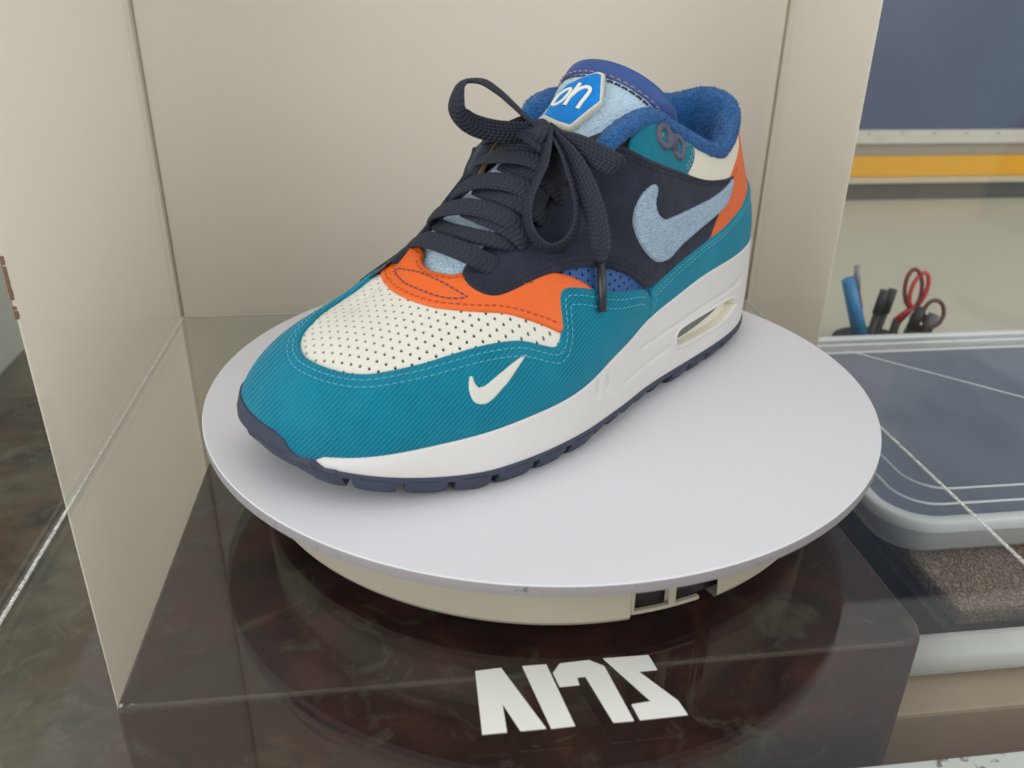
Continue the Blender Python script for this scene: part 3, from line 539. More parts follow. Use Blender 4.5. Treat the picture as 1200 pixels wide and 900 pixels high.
DATA = {'D': {'mudguard': [[0.2179, 0.0], [0.2253, 0.1988], [0.2406, 0.26], [0.257, 0.2972], [0.2689, 0.3331], [0.2792, 0.3763], [0.2889, 0.4202], [0.2962, 0.4481], [0.2994, 0.4564], [0.3021, 0.4569], [0.3047, 0.4478], [0.3073, 0.4124], [0.3108, 0.3418], [0.3139, 0.3071], [0.318, 0.2871], [0.3217, 0.2959], [0.3288, 0.333], [0.3383, 0.3854], [0.3485, 0.4195], [0.3657, 0.4597], [0.3836, 0.4791], [0.4025, 0.4853], [0.4205, 0.5014], [0.4375, 0.5107], [0.4566, 0.536], [0.4781, 0.5688], [0.4987, 0.597], [0.515, 0.6414], [0.5277, 0.6967], [0.5388, 0.769], [0.5718, 0.7924], [0.5977, 0.7751], [0.6097, 0.7946], [0.6366, 0.8], [0.6558, 0.66], [0.6754, 0.55], [0.6955, 0.5], [0.725, 0.42], [0.7543, 0.4], [0.7835, 0.36], [0.8042, 0.3], [0.8111, 0.0], [0.7835, 0.0], [0.7543, 0.0], [0.725, 0.0], [0.6955, 0.0], [0.6668, 0.0], [0.6394, 0.0], [0.6116, 0.0], [0.585, 0.0], [0.5602, 0.0], [0.5375, 0.0], [0.5157, 0.0], [0.4901, 0.0], [0.4652, 0.0], [0.4334, 0.0], [0.4037, 0.0], [0.3746, 0.0], [0.347, 0.0], [0.3214, 0.0], [0.2984, 0.0], [0.2745, 0.0], [0.2508, 0.0]], 'heelband': [[0.2254, 0.2037], [0.2027, 0.2286], [0.1904, 0.2421], [0.1711, 0.2626], [0.1523, 0.2951], [0.1378, 0.3133], [0.1225, 0.3439], [0.1036, 0.3966], [0.0833, 0.4243], [0.0666, 0.482]], 'orange': [[0.2412, -0.0146], [0.2441, -0.0089], [0.2476, 0.001], [0.2476, 0.0096], [0.246, 0.0164], [0.2429, 0.0233], [0.2368, 0.0302], [0.2301, 0.0361], [0.2223, 0.0413], [0.2151, 0.0471], [0.2069, 0.0529], [0.2029, 0.0554], [0.1949, 0.0547], [0.1844, 0.0536], [0.1785, 0.0524], [0.1901, 0.0444], [0.1972, 0.0403], [0.2118, 0.0351], [0.2226, 0.0262], [0.2246, 0.0196], [0.2283, 0.0174], [0.2308, 0.0127], [0.2323, 0.0078], [0.2318, 0.0035], [0.2298, -0.0006], [0.2266, -0.0022]], 'navy': [[0.3484, 0.7622], [0.3507, 0.7315], [0.3508, 0.6881], [0.3483, 0.6445], [0.3433, 0.6006], [0.3357, 0.5758], [0.3177, 0.5535], [0.3103, 0.5414], [0.2954, 0.5096], [0.2904, 0.4976], [0.2804, 0.4696], [0.2696, 0.4355], [0.2599, 0.3969], [0.249, 0.3424], [0.2395, 0.285], [0.2278, 0.2079], [0.2025, 0.213], [0.1902, 0.226], [0.171, 0.2484], [0.1473, 0.2767], [0.137, 0.4103], [0.1217, 0.5552], [0.1023, 0.6722], [0.0832, 0.7599], [0.114, 0.7875], [0.1386, 0.7733], [0.1579, 0.7609], [0.1786, 0.7617], [0.202, 0.7769], [0.2218, 0.8107], [0.2316, 0.8459], [0.2389, 0.8856], [0.2489, 0.9182], [0.2575, 0.9538], [0.2657, 0.9895], [0.2715, 0.9862], [0.2817, 0.925], [0.293, 0.8556], [0.3048, 0.8049], [0.3162, 0.7846], [0.3285, 0.7825], [0.3406, 0.7773]], 'bluepatch': [[0.2945, 0.52], [0.2798, 0.4847], [0.2686, 0.4531], [0.2566, 0.4054], [0.2446, 0.3457], [0.232, 0.2704], [0.2205, 0.1958], [0.2222, 0.1632], [0.2406, 0.2354], [0.2575, 0.2744], [0.2698, 0.3135], [0.2804, 0.3563], [0.2895, 0.4122], [0.2972, 0.4891]], 'cream': [[0.1626, 0.8797], [0.1709, 0.7965], [0.1582, 0.7356], [0.1393, 0.7373], [0.1157, 0.7445], [0.0787, 0.7421], [0.0449, 0.7016]], 'ankle': [[0.2377, 0.8716], [0.2351, 0.9055], [0.2302, 0.9465], [0.2226, 0.9811], [0.9439, 0.8432], [0.9574, 0.7934], [0.9695, 0.7018], [0.9834, 0.6248], [0.1542, 0.9574], [0.1626, 0.8797], [0.1768, 0.7589], [0.2021, 0.7636], [0.222, 0.7989], [0.2321, 0.8344]], 'heelorange': [[0.1481, 0.3124], [0.1407, 0.4591], [0.1286, 0.5952], [0.1138, 0.6927], [0.091, 0.7722], [0.0669, 0.8033], [0.0432, 0.7703], [0.0446, 0.8929]], 'tick': [[0.0951, 0.7523], [0.1176, 0.6928], [0.147, 0.6022], [0.1785, 0.5263], [0.2025, 0.5115], [0.2133, 0.5228], [0.2209, 0.5666], [0.2224, 0.6117], [0.2202, 0.6487], [0.2189, 0.687], [0.2219, 0.699], [0.2265, 0.6886], [0.232, 0.6661], [0.2384, 0.6201], [0.2423, 0.567], [0.2425, 0.524], [0.2402, 0.4768], [0.2361, 0.4284], [0.2308, 0.3903], [0.2246, 0.353], [0.2177, 0.3241], [0.2073, 0.3087], [0.2016, 0.3119], [0.188, 0.3469], [0.1718, 0.3766], [0.1524, 0.4324], [0.1392, 0.4716], [0.1205, 0.5371], [0.1058, 0.6449]], 'minitick': [[0.341, 0.329], [0.3467, 0.3289], [0.3539, 0.3202], [0.3635, 0.3028], [0.3685, 0.2905], [0.3717, 0.284], [0.3752, 0.2868], [0.3767, 0.3089], [0.3765, 0.3467], [0.3781, 0.3506], [0.3797, 0.327], [0.3808, 0.3012], [0.3811, 0.2745], [0.3808, 0.2509], [0.38, 0.2301], [0.3786, 0.2164], [0.3762, 0.2062], [0.3738, 0.2009], [0.371, 0.2055], [0.368, 0.2151], [0.3629, 0.2381], [0.3582, 0.2543], [0.3531, 0.2782], [0.3468, 0.3054]], 'lens': [[0.2377, -0.0083], [0.237, -0.0021], [0.2357, 0.0038], [0.2346, 0.0108], [0.2334, 0.0175], [0.2321, 0.0239], [0.2306, 0.0289], [0.2331, 0.0276], [0.2368, 0.0241], [0.2399, 0.0187], [0.2416, 0.0121], [0.2426, 0.0055], [0.2415, -0.0003], [0.2396, -0.0055]], 'eyelet1': [[0.2072, 0.9461]], 'eyelet2': [[0.186, 0.9228]], 'bumper': [[0.4714, 0.0], [0.4768, 0.0], [0.4824, 0.0295], [0.4866, 0.1158], [0.4936, 0.1521], [0.5045, 0.1548], [0.5213, 0.1566], [0.5308, 0.1571], [0.5375, 0.1607]], 'stay_in': [[0.2375, -0.0095, 0.0745], [0.2297, -0.0085, 0.0742], [0.2226, -0.0085, 0.0766], [0.2129, -0.009, 0.083], [0.2065, -0.0095, 0.0889], [0.1962, -0.011, 0.0961], [0.1882, -0.013, 0.1037], [0.1787, -0.0155, 0.1126], [0.1701, -0.018, 0.1177]], 'stay_out': [[0.2389, -0.0125, 0.0745], [0.232, -0.0135, 0.0781], [0.2229, -0.015, 0.0809], [0.2125, -0.0165, 0.0851], [0.2067, -0.018, 0.0903], [0.1964, -0.0195, 0.0949], [0.1873, -0.021, 0.1037], [0.1804, -0.0235, 0.1109], [0.1713, -0.0265, 0.1171]]}, 'M': {'window': [[0.1856, 0.4006], [0.185, 0.5124], [0.1771, 0.5371], [0.1485, 0.5181], [0.1153, 0.5082], [0.1038, 0.4982], [0.094, 0.4318], [0.0915, 0.3634], [0.098, 0.2972], [0.113, 0.2524], [0.1299, 0.2393], [0.1472, 0.2539], [0.1611, 0.2603], [0.1741, 0.2776], [0.1822, 0.3072]], 'groove': [[0.2378, 0.7172], [0.2129, 0.6507], [0.1878, 0.6352], [0.1472, 0.6235], [0.1291, 0.6264], [0.0996, 0.6344], [0.0811, 0.66]], 'groove2': [[0.2598, 0.3995], [0.2384, 0.3899], [0.2131, 0.3707], [0.1923, 0.3764]], 'notch': [[0.2906, 0.8491], [0.2788, 0.7807]], 'patch': [[0.8976, 0.135], [0.8967, 0.1879], [0.8399, 0.2627], [0.7861, 0.3396], [0.7145, 0.3094], [0.639, 0.2751], [0.6334, 0.111], [0.6504, -0.0757], [0.6861, -0.0869], [0.7754, -0.0943], [0.8199, -0.063], [0.8736, 0.0623]], 'a1': [[0.8005, 0.0318], [0.777, -0.036], [0.7323, -0.0572], [0.6921, -0.0533], [0.7104, 0.0163], [0.7515, 0.0472], [0.7964, 0.0383]], 'a2': [[0.8278, 0.0728], [0.7055, 0.0837]], 'h1': [[0.7531, 0.0825], [0.7965, 0.1022], [0.8174, 0.1502], [0.8134, 0.1951], [0.7839, 0.2113], [0.7092, 0.2221]]}, 'L': {'straps': [['A1', [[0.2213, -0.0174, 0.079], [0.2274, -0.0021, 0.085], [0.227, 0.0102, 0.0855], [0.2238, 0.0214, 0.0835], [0.2178, 0.0267, 0.0795], [0.2134, 0.0281, 0.0771], [0.208, 0.0256, 0.0738]], 0.0091], ['U1', [[0.2107, -0.0149, 0.086], [0.2178, 0.0005, 0.0885], [0.218, 0.0106, 0.0889], [0.2151, 0.0195, 0.0882], [0.2089, 0.0258, 0.0865], [0.2022, 0.028, 0.0847], [0.1962, 0.0261, 0.0827]], 0.0068], ['A2', [[0.2124, -0.0147, 0.0835], [0.2143, -0.0117, 0.0906], [0.2151, -0.0026, 0.0955], [0.2125, 0.0072, 0.0981], [0.209, 0.0165, 0.0979], [0.2053, 0.0239, 0.0955], [0.2015, 0.0271, 0.0923], [0.1972, 0.0289, 0.0882]], 0.0085], ['B2', [[0.2076, 0.0031, 0.095], [0.2093, 0.0137, 0.0949], [0.2074, 0.0215, 0.0936], [0.2036, 0.0278, 0.09], [0.2, 0.0308, 0.0852], [0.1943, 0.0289, 0.0788]], 0.0088], ['A3', [[0.2016, -0.0129, 0.0943], [0.2026, -0.0104, 0.0987], [0.2025, -0.0042, 0.1031], [0.2, 0.0039, 0.1064], [0.1966, 0.0135, 0.1072], [0.1927, 0.0208, 0.1057], [0.1897, 0.0249, 0.1031], [0.1855, 0.0279, 0.0995]], 0.0086], ['B3', [[0.1964, -0.0017, 0.1019], [0.1996, 0.011, 0.1018], [0.1978, 0.02, 0.1006], [0.194, 0.0263, 0.0987], [0.1889, 0.029, 0.0944], [0.1808, 0.0276, 0.0868]], 0.0093], ['A4', [[0.1863, -0.018, 0.1025], [0.1703, -0.0337, 0.1025], [0.1867, -0.0091, 0.112], [0.1865, 0.0027, 0.1148], [0.1836, 0.0128, 0.1153], [0.1803, 0.0208, 0.1133], [0.1769, 0.0252, 0.1099], [0.174, 0.0277, 0.1063]], 0.0079], ['B4', [[0.1818, -0.0011, 0.1104], [0.1852, 0.011, 0.1102], [0.1841, 0.0202, 0.109], [0.181, 0.0264, 0.1061], [0.1767, 0.0285, 0.1014], [0.1692, 0.0265, 0.0947]], 0.0094], ['A5', [[0.1898, -0.0176, 0.1016], [0.1765, -0.0303, 0.1055], [0.1664, -0.0362, 0.1093], [0.1743, -0.018, 0.1186], [0.1775, -0.0015, 0.1241], [0.1751, 0.0091, 0.1263], [0.1732, 0.0139, 0.1263]], 0.0077], ['X5', [[0.1737, -0.0262, 0.1081], [0.1596, -0.0339, 0.11], [0.1748, -0.0052, 0.1182], [0.1751, 0.0078, 0.1197], [0.1727, 0.0174, 0.1175], [0.17, 0.0247, 0.1125], [0.1638, 0.0253, 0.1074]], 0.0102], ['X6', [[0.1682, -0.027, 0.1136], [0.166, -0.0189, 0.1183], [0.173, 0.0019, 0.1222], [0.172, 0.0139, 0.1212], [0.1678, 0.0213, 0.1168], [0.1614, 0.0248, 0.1129]], 0.0093]], 'knot': [0.1734, 0.0136, 0.1263], 'free': [['loop1', [[0.1745, 0.0121, 0.127], [0.1786, 0.0109, 0.1297], [0.1838, 0.0062, 0.1358], [0.1889, 0.0022, 0.1413], [0.1944, -0.0013, 0.1452], [0.1992, -0.0049, 0.1458], [0.203, -0.0059, 0.1442], [0.2047, -0.006, 0.1396], [0.204, -0.0065, 0.1344], [0.1998, -0.0054, 0.1297], [0.1937, -0.0031, 0.1266], [0.1871, 0.0005, 0.125], [0.1808, 0.0056, 0.125], [0.1759, 0.0114, 0.1259]], [[-0.786, -0.579, -0.215], [-0.813, -0.545, -0.204], [-0.832, -0.524, -0.184], [-0.848, -0.519, -0.108], [-0.807, -0.591, 0.008], [-0.657, -0.752, -0.046], [-0.365, -0.919, -0.15], [-0.129, -0.939, -0.318], [-0.071, -0.818, -0.571], [-0.088, -0.602, -0.794], [-0.11, -0.399, -0.911], [-0.202, -0.282, -0.938], [-0.353, -0.305, -0.884], [-0.479, -0.42, -0.771]]], ['loop2', [[0.1757, 0.0184, 0.1251], [0.18, 0.0222, 0.1202], [0.1846, 0.025, 0.1141], [0.1904, 0.0264, 0.1082], [0.1957, 0.0275, 0.1014], [0.1986, 0.0296, 0.0941], [0.1986, 0.0337, 0.0881], [0.1956, 0.0394, 0.0841], [0.1906, 0.0433, 0.0855], [0.1857, 0.0447, 0.0906], [0.1826, 0.0434, 0.097], [0.1803, 0.0395, 0.1037], [0.1788, 0.0348, 0.1104], [0.1769, 0.0288, 0.1173], [0.1752, 0.023, 0.1222], [0.1742, 0.0184, 0.1249]], [[-0.383, -0.83, -0.406], [-0.408, -0.825, -0.39], [-0.42, -0.842, -0.339], [-0.41, -0.861, -0.3], [-0.354, -0.873, -0.335], [-0.274, -0.845, -0.46], [-0.343, -0.72, -0.603], [-0.482, -0.579, -0.657], [-0.645, -0.443, -0.623], [-0.758, -0.379, -0.53], [-0.815, -0.399, -0.42], [-0.822, -0.438, -0.365], [-0.815, -0.464, -0.347], [-0.807, -0.486, -0.336], [-0.817, -0.494, -0.299], [-0.814, -0.511, -0.277]]], ['tail1', [[0.175, 0.0186, 0.1257], [0.1754, 0.0241, 0.1227], [0.1758, 0.0316, 0.1172], [0.1771, 0.0399, 0.1099], [0.1786, 0.047, 0.102], [0.1801, 0.052, 0.0947], [0.1822, 0.0562, 0.0878], [0.1835, 0.0582, 0.0831], [0.1847, 0.059, 0.0803]], [[-0.405, -0.697, -0.591], [-0.198, -0.725, -0.66], [0.099, -0.744, -0.661], [0.25, -0.771, -0.586], [0.243, -0.822, -0.515], [0.18, -0.874, -0.452], [0.07, -0.91, -0.408], [-0.189, -0.902, -0.389], [-0.398, -0.828, -0.394]]], ['tail2', [[0.1736, 0.0173, 0.1251], [0.174, 0.0243, 0.1229], [0.1722, 0.0338, 0.1213], [0.1707, 0.0435, 0.1184], [0.1689, 0.0498, 0.1164], [0.1661, 0.0522, 0.1146]], [[-0.237, -0.623, -0.746], [-0.145, -0.507, -0.85], [0.081, -0.359, -0.93], [0.193, -0.337, -0.922], [0.078, -0.395, -0.915], [-0.254, -0.565, -0.785]]]], 'aglet': [[0.175, 0.0509, 0.0778], [0.1781, 0.0547, 0.07], [0.1824, 0.0597, 0.0588]]}}
# ------------------------------------------------------------------ the sneaker (own frame: x heel->toe, y towards its outer side, z up)
m_liner = plain('dark_lining', (.045, .036, .030), .95)
TEAL = (.003, .215, .315)
m_cord = corduroy('teal_corduroy', TEAL, (.62, -.90, 1.0), .00150)
m_cord2 = corduroy('teal_corduroy_heel', (.004, .22, .32), (.75, -.35, 1.0), .00120, .80, 1.08, .0002)
m_cord3 = corduroy('teal_corduroy_ankle', (.003, .18, .25), (.85, .2, .5), .00095, .90, 1.04, .00012)
m_perf = leather('white_perforated_leather', (.70, .675, .59), .5, 700, .00012, .03)
m_orange = leather('orange_leather', (.77, .125, .016), .48, 620, .00030, .07)
m_orange2 = leather('orange_heel_leather', (.70, .13, .028), .5, 700, .00022, .10)
m_edge = plain('raw_leather_edge', (.34, .20, .085), .8, .3, 300)
m_suede = suede('navy_suede', (.0195, .0225, .0345), .45)
m_perfblue = leather('blue_perforated_leather', (.028, .085, .25), .55, 800, .0002)
m_creamlea = leather('cream_leather', (.70, .66, .55), .5, 500, .0001, .03)
m_tick = terry('light_blue_terry', (.39, .51, .62), 900, .0006, .22)
m_tongue = terry('pale_blue_terry', (.50, .66, .78), 640, .0009, .38)
m_terry = terry('royal_blue_terry', (.026, .160, .44), 900, .0010, .55)
m_trim = leather('indigo_trim_leather', (.032, .080, .26), .45, 900, .00015)
m_patch = suede('bright_blue_felt', (.004, .17, .50), .08)
m_foam = plain('cream_foam', (.68, .64, .53), .8, .10, 300, 900, .0004)
m_lace = lace_mat('charcoal_lace', (.0225, .026, .037))
m_aglet = plain('dark_aglet', (.022, .023, .026), .35)
m_miniwhite = plain('cracked_white_print', (.64, .63, .55), .6, .08, 900, 1500, .0002)
m_st_teal = plain('teal_thread', (.07, .36, .44), .7); m_st_navy = plain('navy_thread', (.012, .014, .02), .7); m_st_or = plain('rust_thread', (.42, .065, .012), .7)
m_st_ink = plain('ink_blue_thread', (.03, .035, .10), .7); m_st_pink = plain('pink_thread', (.42, .20, .24), .7); m_st_lt = plain('pale_thread', (.42, .38, .38), .7)
m_eyelet = plain('purple_grey_plastic', (.085, .085, .14), .45, .08)
def midmat():
    m = NT('white_midsole'); big = m.noise(25, 4, .6); sp = m.ramp(m.noise(900, 3, .7), [(.60, (0, 0, 0)), (.70, (1, 1, 1))]); msk = m.ramp(m.noise(22, 2), [(.5, (0, 0, 0)), (.7, (1, 1, 1))])
    col = m.mix(big, (.62, .59, .56), (.72, .69, .67)); col = m.mix(m.math('MULTIPLY', m.math('MULTIPLY', sp, msk), .6), col, (.42, .37, .30)); m.set(col, .5); m.b.inputs['Specular IOR Level'].default_value = .3
    m.bump(m.noise(700, 4), .00012, .5); return m.m
m_mid = midmat()
def rubmat():
    m = NT('slate_rubber'); big = m.noise(60, 4, .6); sp = m.ramp(m.voro(240), [(0, (1, 1, 1)), (.05, (0, 0, 0))]); mk = m.ramp(m.noise(60, 1), [(.58, (0, 0, 0)), (.64, (1, 1, 1))])
    col = m.mix(big, (.030, .036, .058), (.055, .064, .098)); col = m.mix(m.math('MULTIPLY', m.math('MULTIPLY', sp, mk), .8), col, (.35, .35, .36)); m.set(col, .6); m.b.inputs['Specular IOR Level'].default_value = .35; m.bump(m.noise(900, 3), .0002, .5); return m.m
m_rub = rubmat()
m_air = NT('smoked_air_cushion').set((.10, .115, .095), .12).m
m_airlip = plain('cream_cushion_lip', (.76, .72, .60), .5, .03)

SHOE = thing('sneaker', 'teal, white, navy and orange low sneaker with untied-looking bow', 'sneaker', (.1257, .5032, .0003), math.radians(224.5))
SHOE['label'] = 'colourful low sneaker standing on the white turntable disc, laces in a bow'

# --- base last: dark lining surface everything is laid on
NS, NTT = 420, 44
gs, gt = [a.ravel() for a in np.meshgrid(np.arange(NS)/NS, np.linspace(0, 1, NTT+1), indexing='ij')]
PB = surf(gs, gt)
def normals(s, t):
    s = np.asarray(s, float).ravel(); t = np.asarray(t, float).ravel(); e = 2e-3
    ds = surf(s+e, t)-surf(s-e, t); dt = surf(s, np.minimum(t+e*4, .999))-surf(s, np.minimum(t+e*4, .999)-e*8)
    n = np.cross(ds, dt); n /= np.linalg.norm(n, axis=1)[:, None]+1e-12
    P = surf(s, t); n *= np.sign(((P-[.15, 0, .05])*n).sum(1))[:, None]; return P, n
Pn, Nn = normals(gs, gt)
FB = []
for i in range(NS):
    for j in range(NTT):
        a = i*(NTT+1)+j; b = ((i+1) % NS)*(NTT+1)+j; FB.append((a, b, b+1, a+1))
# the lining stops at the throat: the ridge strip belongs to the tongue
keep = []
for f in FB:
    sm, tm = gs[f[0]], gt[f[0]]
    inthroat = (KN[9]-.004 < sm < KN[14] or KN[22] < sm < KN[27]) and tm > (.84 if sm < .5 else .93)
    if not inthroat: keep.append(f)
link('lining', mesh('lining', Pn-Nn*.0009, keep), m_liner, SHOE)
bvh = BVHTree.FromPolygons([tuple(v) for v in PB], FB)

def lift_st(uv, HT):
    s = uv[:, 0]/LEN; t = np.clip(uv[:, 1]/HT, 0, 1); return normals(s % 1, t)
def lift_top(uv):
    P, N = [], []
    def cast1(x, y):
        h = bvh.ray_cast(Vector((x, y, .3)), Vector((0, 0, -1)))
        return h[0].z if h[0] is not None and h[0].z > .03 else -1
    def cast(x, y):     # median over a few neighbours, so the seam along the ridge leaves no pits
        z = sorted(q for q in (cast1(x+a, y+b) for a, b in ((0, 0), (.0015, .0014), (-.0015, .0014), (0, -.0024), (0, .0024), (.0015, -.0014), (-.0015, -.0014))) if q > 0)
        return Vector((x, y, z[len(z)//2])) if z else bvh.find_nearest(Vector((x, y, .05)))[0]
    e = .003
    for x, y in uv:
        c = cast(x, y); n = (cast(x+e, y)-cast(x-e, y)).cross(cast(x, y+e)-cast(x, y-e))
        if n.length < 1e-12: n = Vector((0, 0, 1))
        n.normalize(); n = n if n.z > 0 else -n; P.append(c); N.append(n)
    return np.array([tuple(p) for p in P]), np.array([tuple(n) for n in N])
def chaikin(P, it=2, ang=58):
    P = [np.array(p, float) for p in P]
    for _ in range(it):
        Q = []; n = len(P)
        for i in range(n):
            a, b, c = P[i-1], P[i], P[(i+1) % n]; u, v = b-a, c-b; lu, lv = np.linalg.norm(u), np.linalg.norm(v)
            cosang = (u@v)/(lu*lv+1e-15)
            if cosang < math.cos(math.radians(ang)): Q.append(b)
            else: Q += [b-u*.25, b+v*.25]
        P = Q
    return np.array(P)
def resample(P, step, closed=True):
    P = np.asarray(P, float); Q = np.r_[P, P[:1]] if closed else P; out = []
    for a, b in zip(Q[:-1], Q[1:]):
        L = np.linalg.norm(b-a); n = max(1, int(round(L/step)))
        for k in range(n): out.append(a+(b-a)*k/n)
    if not closed: out.append(Q[-1])
    o = [out[0]]
    for q in out[1:]:
        if np.linalg.norm(q-o[-1]) > step*.35: o.append(q)
    if closed and np.linalg.norm(o[0]-o[-1]) < step*.35: o.pop()
    return np.array(o)
def dist_poly(Q, P):
    A = P; B = np.roll(P, -1, 0); d = np.full(len(Q), 9.); AB = B-A; L2 = (AB**2).sum(1)+1e-18
    for a, ab, l2 in zip(A, AB, L2):
        t = np.clip(((Q-a)@ab)/l2, 0, 1); d = np.minimum(d, np.hypot(*(Q-a-t[:, None]*ab).T))
    return d
def inside(Q, P):
    x, y = Q[:, 0], Q[:, 1]; c = np.zeros(len(Q), bool)
    for (x0, y0), (x1, y1) in zip(P, np.roll(P, -1, 0)):
        if y0 == y1: continue
        c ^= ((y0 > y) != (y1 > y)) & (x < (x1-x0)*(y-y0)/(y1-y0)+x0)
    return c
def arclen(s):
    P = surf(np.full(40, s), np.linspace(0, 1, 40)); return np.linalg.norm(np.diff(P, axis=0), axis=1).sum()
CH = {}
def panel(name, poly, chart, mats, off, th, smooth=2, step=.0013, grid=.0026, holes=None, hr=.00075, jit=0, roll=.0011, ang=58, HT=None):
    poly = np.asarray(poly, float)
    if chart == 'st':
        if HT is None: HT = arclen(float(np.mean(poly[:, 0])) % 1)
        uv = poly*[LEN, HT]; lift = lambda q: lift_st(q, HT)
    else: uv = poly; lift = lift_top; HT = 1
    uv = chaikin(uv, smooth, ang) if smooth else uv
    ar = .5*np.sum(uv[:, 0]*np.roll(uv[:, 1], -1)-np.roll(uv[:, 0], -1)*uv[:, 1])
    if ar < 0: uv = uv[::-1]
    B = resample(uv, step); n = len(B); CH[name] = (B, lift, off+th, chart, HT)
    pts = [B]; t = np.roll(B, -1, 0)-np.roll(B, 1, 0); t /= np.linalg.norm(t, axis=1)[:, None]+1e-12; inn = np.stack([-t[:, 1], t[:, 0]], 1)
    for d in (.00035, .0009):
        q = B+inn*d; m = inside(q, B) & (dist_poly(q, B) > d*.85); pts.append(q[m])
    lo, hi = B.min(0), B.max(0); gx = np.arange(lo[0], hi[0], grid); gy = np.arange(lo[1], hi[1], grid*.866); G = np.array([(x+(grid/2 if j % 2 else 0), y) for j, y in enumerate(gy) for x in gx])
    G = G[inside(G, B) & (dist_poly(G, B) > .0015)]
    edges = [(i, (i+1) % n) for i in range(n)]
    HC = np.zeros((0, 2))
    if holes:
        hx = np.arange(lo[0], hi[0], holes); hy = np.arange(lo[1], hi[1], holes*.866); HC = np.array([(x+(holes/2 if j % 2 else 0), y) for j, y in enumerate(hy) for x in hx])
        HC = HC[inside(HC, B) & (dist_poly(HC, B) > hr*2.1)]
        if len(G):
            dm = np.array([np.min(np.hypot(*(HC-g).T)) for g in G]) if len(HC) else np.full(len(G), 9); G = G[dm > hr*1.5]
    pts.append(G); base = sum(len(x) for x in pts); hv = []
    for c in HC:
        i0 = base+len(hv); hv += [c+hr*np.array([math.cos(2*PI*k/9), math.sin(2*PI*k/9)]) for k in range(9)]; edges += [(i0+k, i0+(k+1) % 9) for k in range(9)]
    if hv: pts.append(np.array(hv))
    A = np.concatenate(pts)
    v, e, f, ov, oe, of = delaunay_2d_cdt([Vector(q) for q in A], edges, [], 1 if not hv else 0, 1e-7)
    v = np.array([tuple(q) for q in v]); f = [tuple(x) for x in f]
    cen = np.array([v[list(x)].mean(0) for x in f]); ok = inside(cen, B)
    if len(HC):
        for c in HC: ok &= np.hypot(*(cen-c).T) > hr*.9
    f = [x for x, k in zip(f, ok) if k]
    d = dist_poly(v, B); P, N = lift(v)
    h = off+th*np.clip(.35+.65*np.sqrt(np.clip(d/roll, 0, 1)*(2-np.clip(d/roll, 0, 1))), 0, 1)
    if jit: h = h+np.array([jit*(mnoise.noise(Vector(p)*520)+.6*mnoise.noise(Vector(p)*1100)) for p in P])*np.clip(d/.0012, 0, 1)
    X = P+N*h[:, None]
    # walls down to the surface below, along the outline and inside the holes
    cnt = {}
    for x in f:
        for a, b in ((x[0], x[1]), (x[1], x[2]), (x[2], x[0])):
            k = (min(a, b), max(a, b)); cnt[k] = None if k in cnt else (a, b)
    rim = [e for e in cnt.values() if e]; vid = {}; X2 = []
    def low(i):
        if i not in vid: vid[i] = len(X)+len(X2); X2.append(P[i]-N[i]*.0004)
        return vid[i]
    walls = [(b, a, low(a), low(b)) for a, b in rim]
    me = mesh(name, np.r_[X, np.array(X2)] if X2 else X, f+walls)
    mats = mats if isinstance(mats, (list, tuple)) else [mats]
    o = link(name, me, mats, SHOE)
    # orientation: make faces look outwards
    me.calc_loop_triangles()
    i0 = f[len(f)//2]; nn = np.cross(X[i0[1]]-X[i0[0]], X[i0[2]]-X[i0[0]])
    if nn@N[i0[0]] < 0: me.flip_normals()
    if len(mats) > 1:
        mi = np.zeros(len(me.polygons), int); mi[len(f):] = 1; me.polygons.foreach_set('material_index', mi)
    me.set_sharp_from_angle(angle=.9)
    return o
def dashes(bm, P, N, dash, gap, w, h):
    """thread stitches along a lifted polyline"""
    L = np.r_[0, np.cumsum(np.linalg.norm(np.diff(P, axis=0), axis=1))]
    def at(q): return Vector([np.interp(q, L, P[:, k]) for k in range(3)]), Vector([np.interp(q, L, N[:, k]) for k in range(3)]).normalized()
    q = 0
    while q+dash < L[-1]:
        st = []
        for f, hh in ((0, -.3), (.22, .75), (.5, 1), (.78, .75), (1, -.3)):
            c, n = at(q+dash*f); c2, _ = at(min(q+dash*f+1e-4, L[-1])); c1, _ = at(max(q+dash*f-1e-4, 0)); tt_ = (c2-c1).normalized(); sd = tt_.cross(n).normalized()
            st.append([bm.verts.new(c+n*h*hh+sd*w), bm.verts.new(c+n*(h*hh+h*.6)), bm.verts.new(c+n*h*hh-sd*w)])
        for a, b in zip(st[:-1], st[1:]):
            bm.faces.new((a[0], a[1], b[1], b[0])); bm.faces.new((a[1], a[2], b[2], b[1]))
        q += dash+gap
def stitch(pname, po, mat, ds, sel=None, dash=.0021, gap=.0008, w=.00028, h=.00032):
    B, lift, top, chart, HT = CH[pname]; bm = bmesh.new()
    t = np.roll(B, -2, 0)-np.roll(B, 2, 0); t /= np.linalg.norm(t, axis=1)[:, None]+1e-12; inn = np.stack([-t[:, 1], t[:, 0]], 1)
    for d in ds:
        q = B+inn*d; ok = inside(q, B) & (dist_poly(q, B) > d*.93)
        if sel: ok &= np.array([sel(*(b/[LEN, HT] if chart == 'st' else b)) for b in B])
        i0 = int(np.argmin(ok)) if not ok.all() else 0; run = []
        for k in list(range(i0, len(B)))+list(range(0, i0+1)):
            if ok[k]: run.append(q[k]); continue
            if len(run) > 3:
                Q = resample(np.array(run), .0008, False); P, N = lift(Q); dashes(bm, P+N*top, N, dash, gap, w, h)
            run = []
        if len(run) > 3:
            Q = resample(np.array(run), .0008, False); P, N = lift(Q); dashes(bm, P+N*top, N, dash, gap, w, h)
    o = bmobj('stitching', bm, mat, po); o['kind'] = 'stuff'; return o

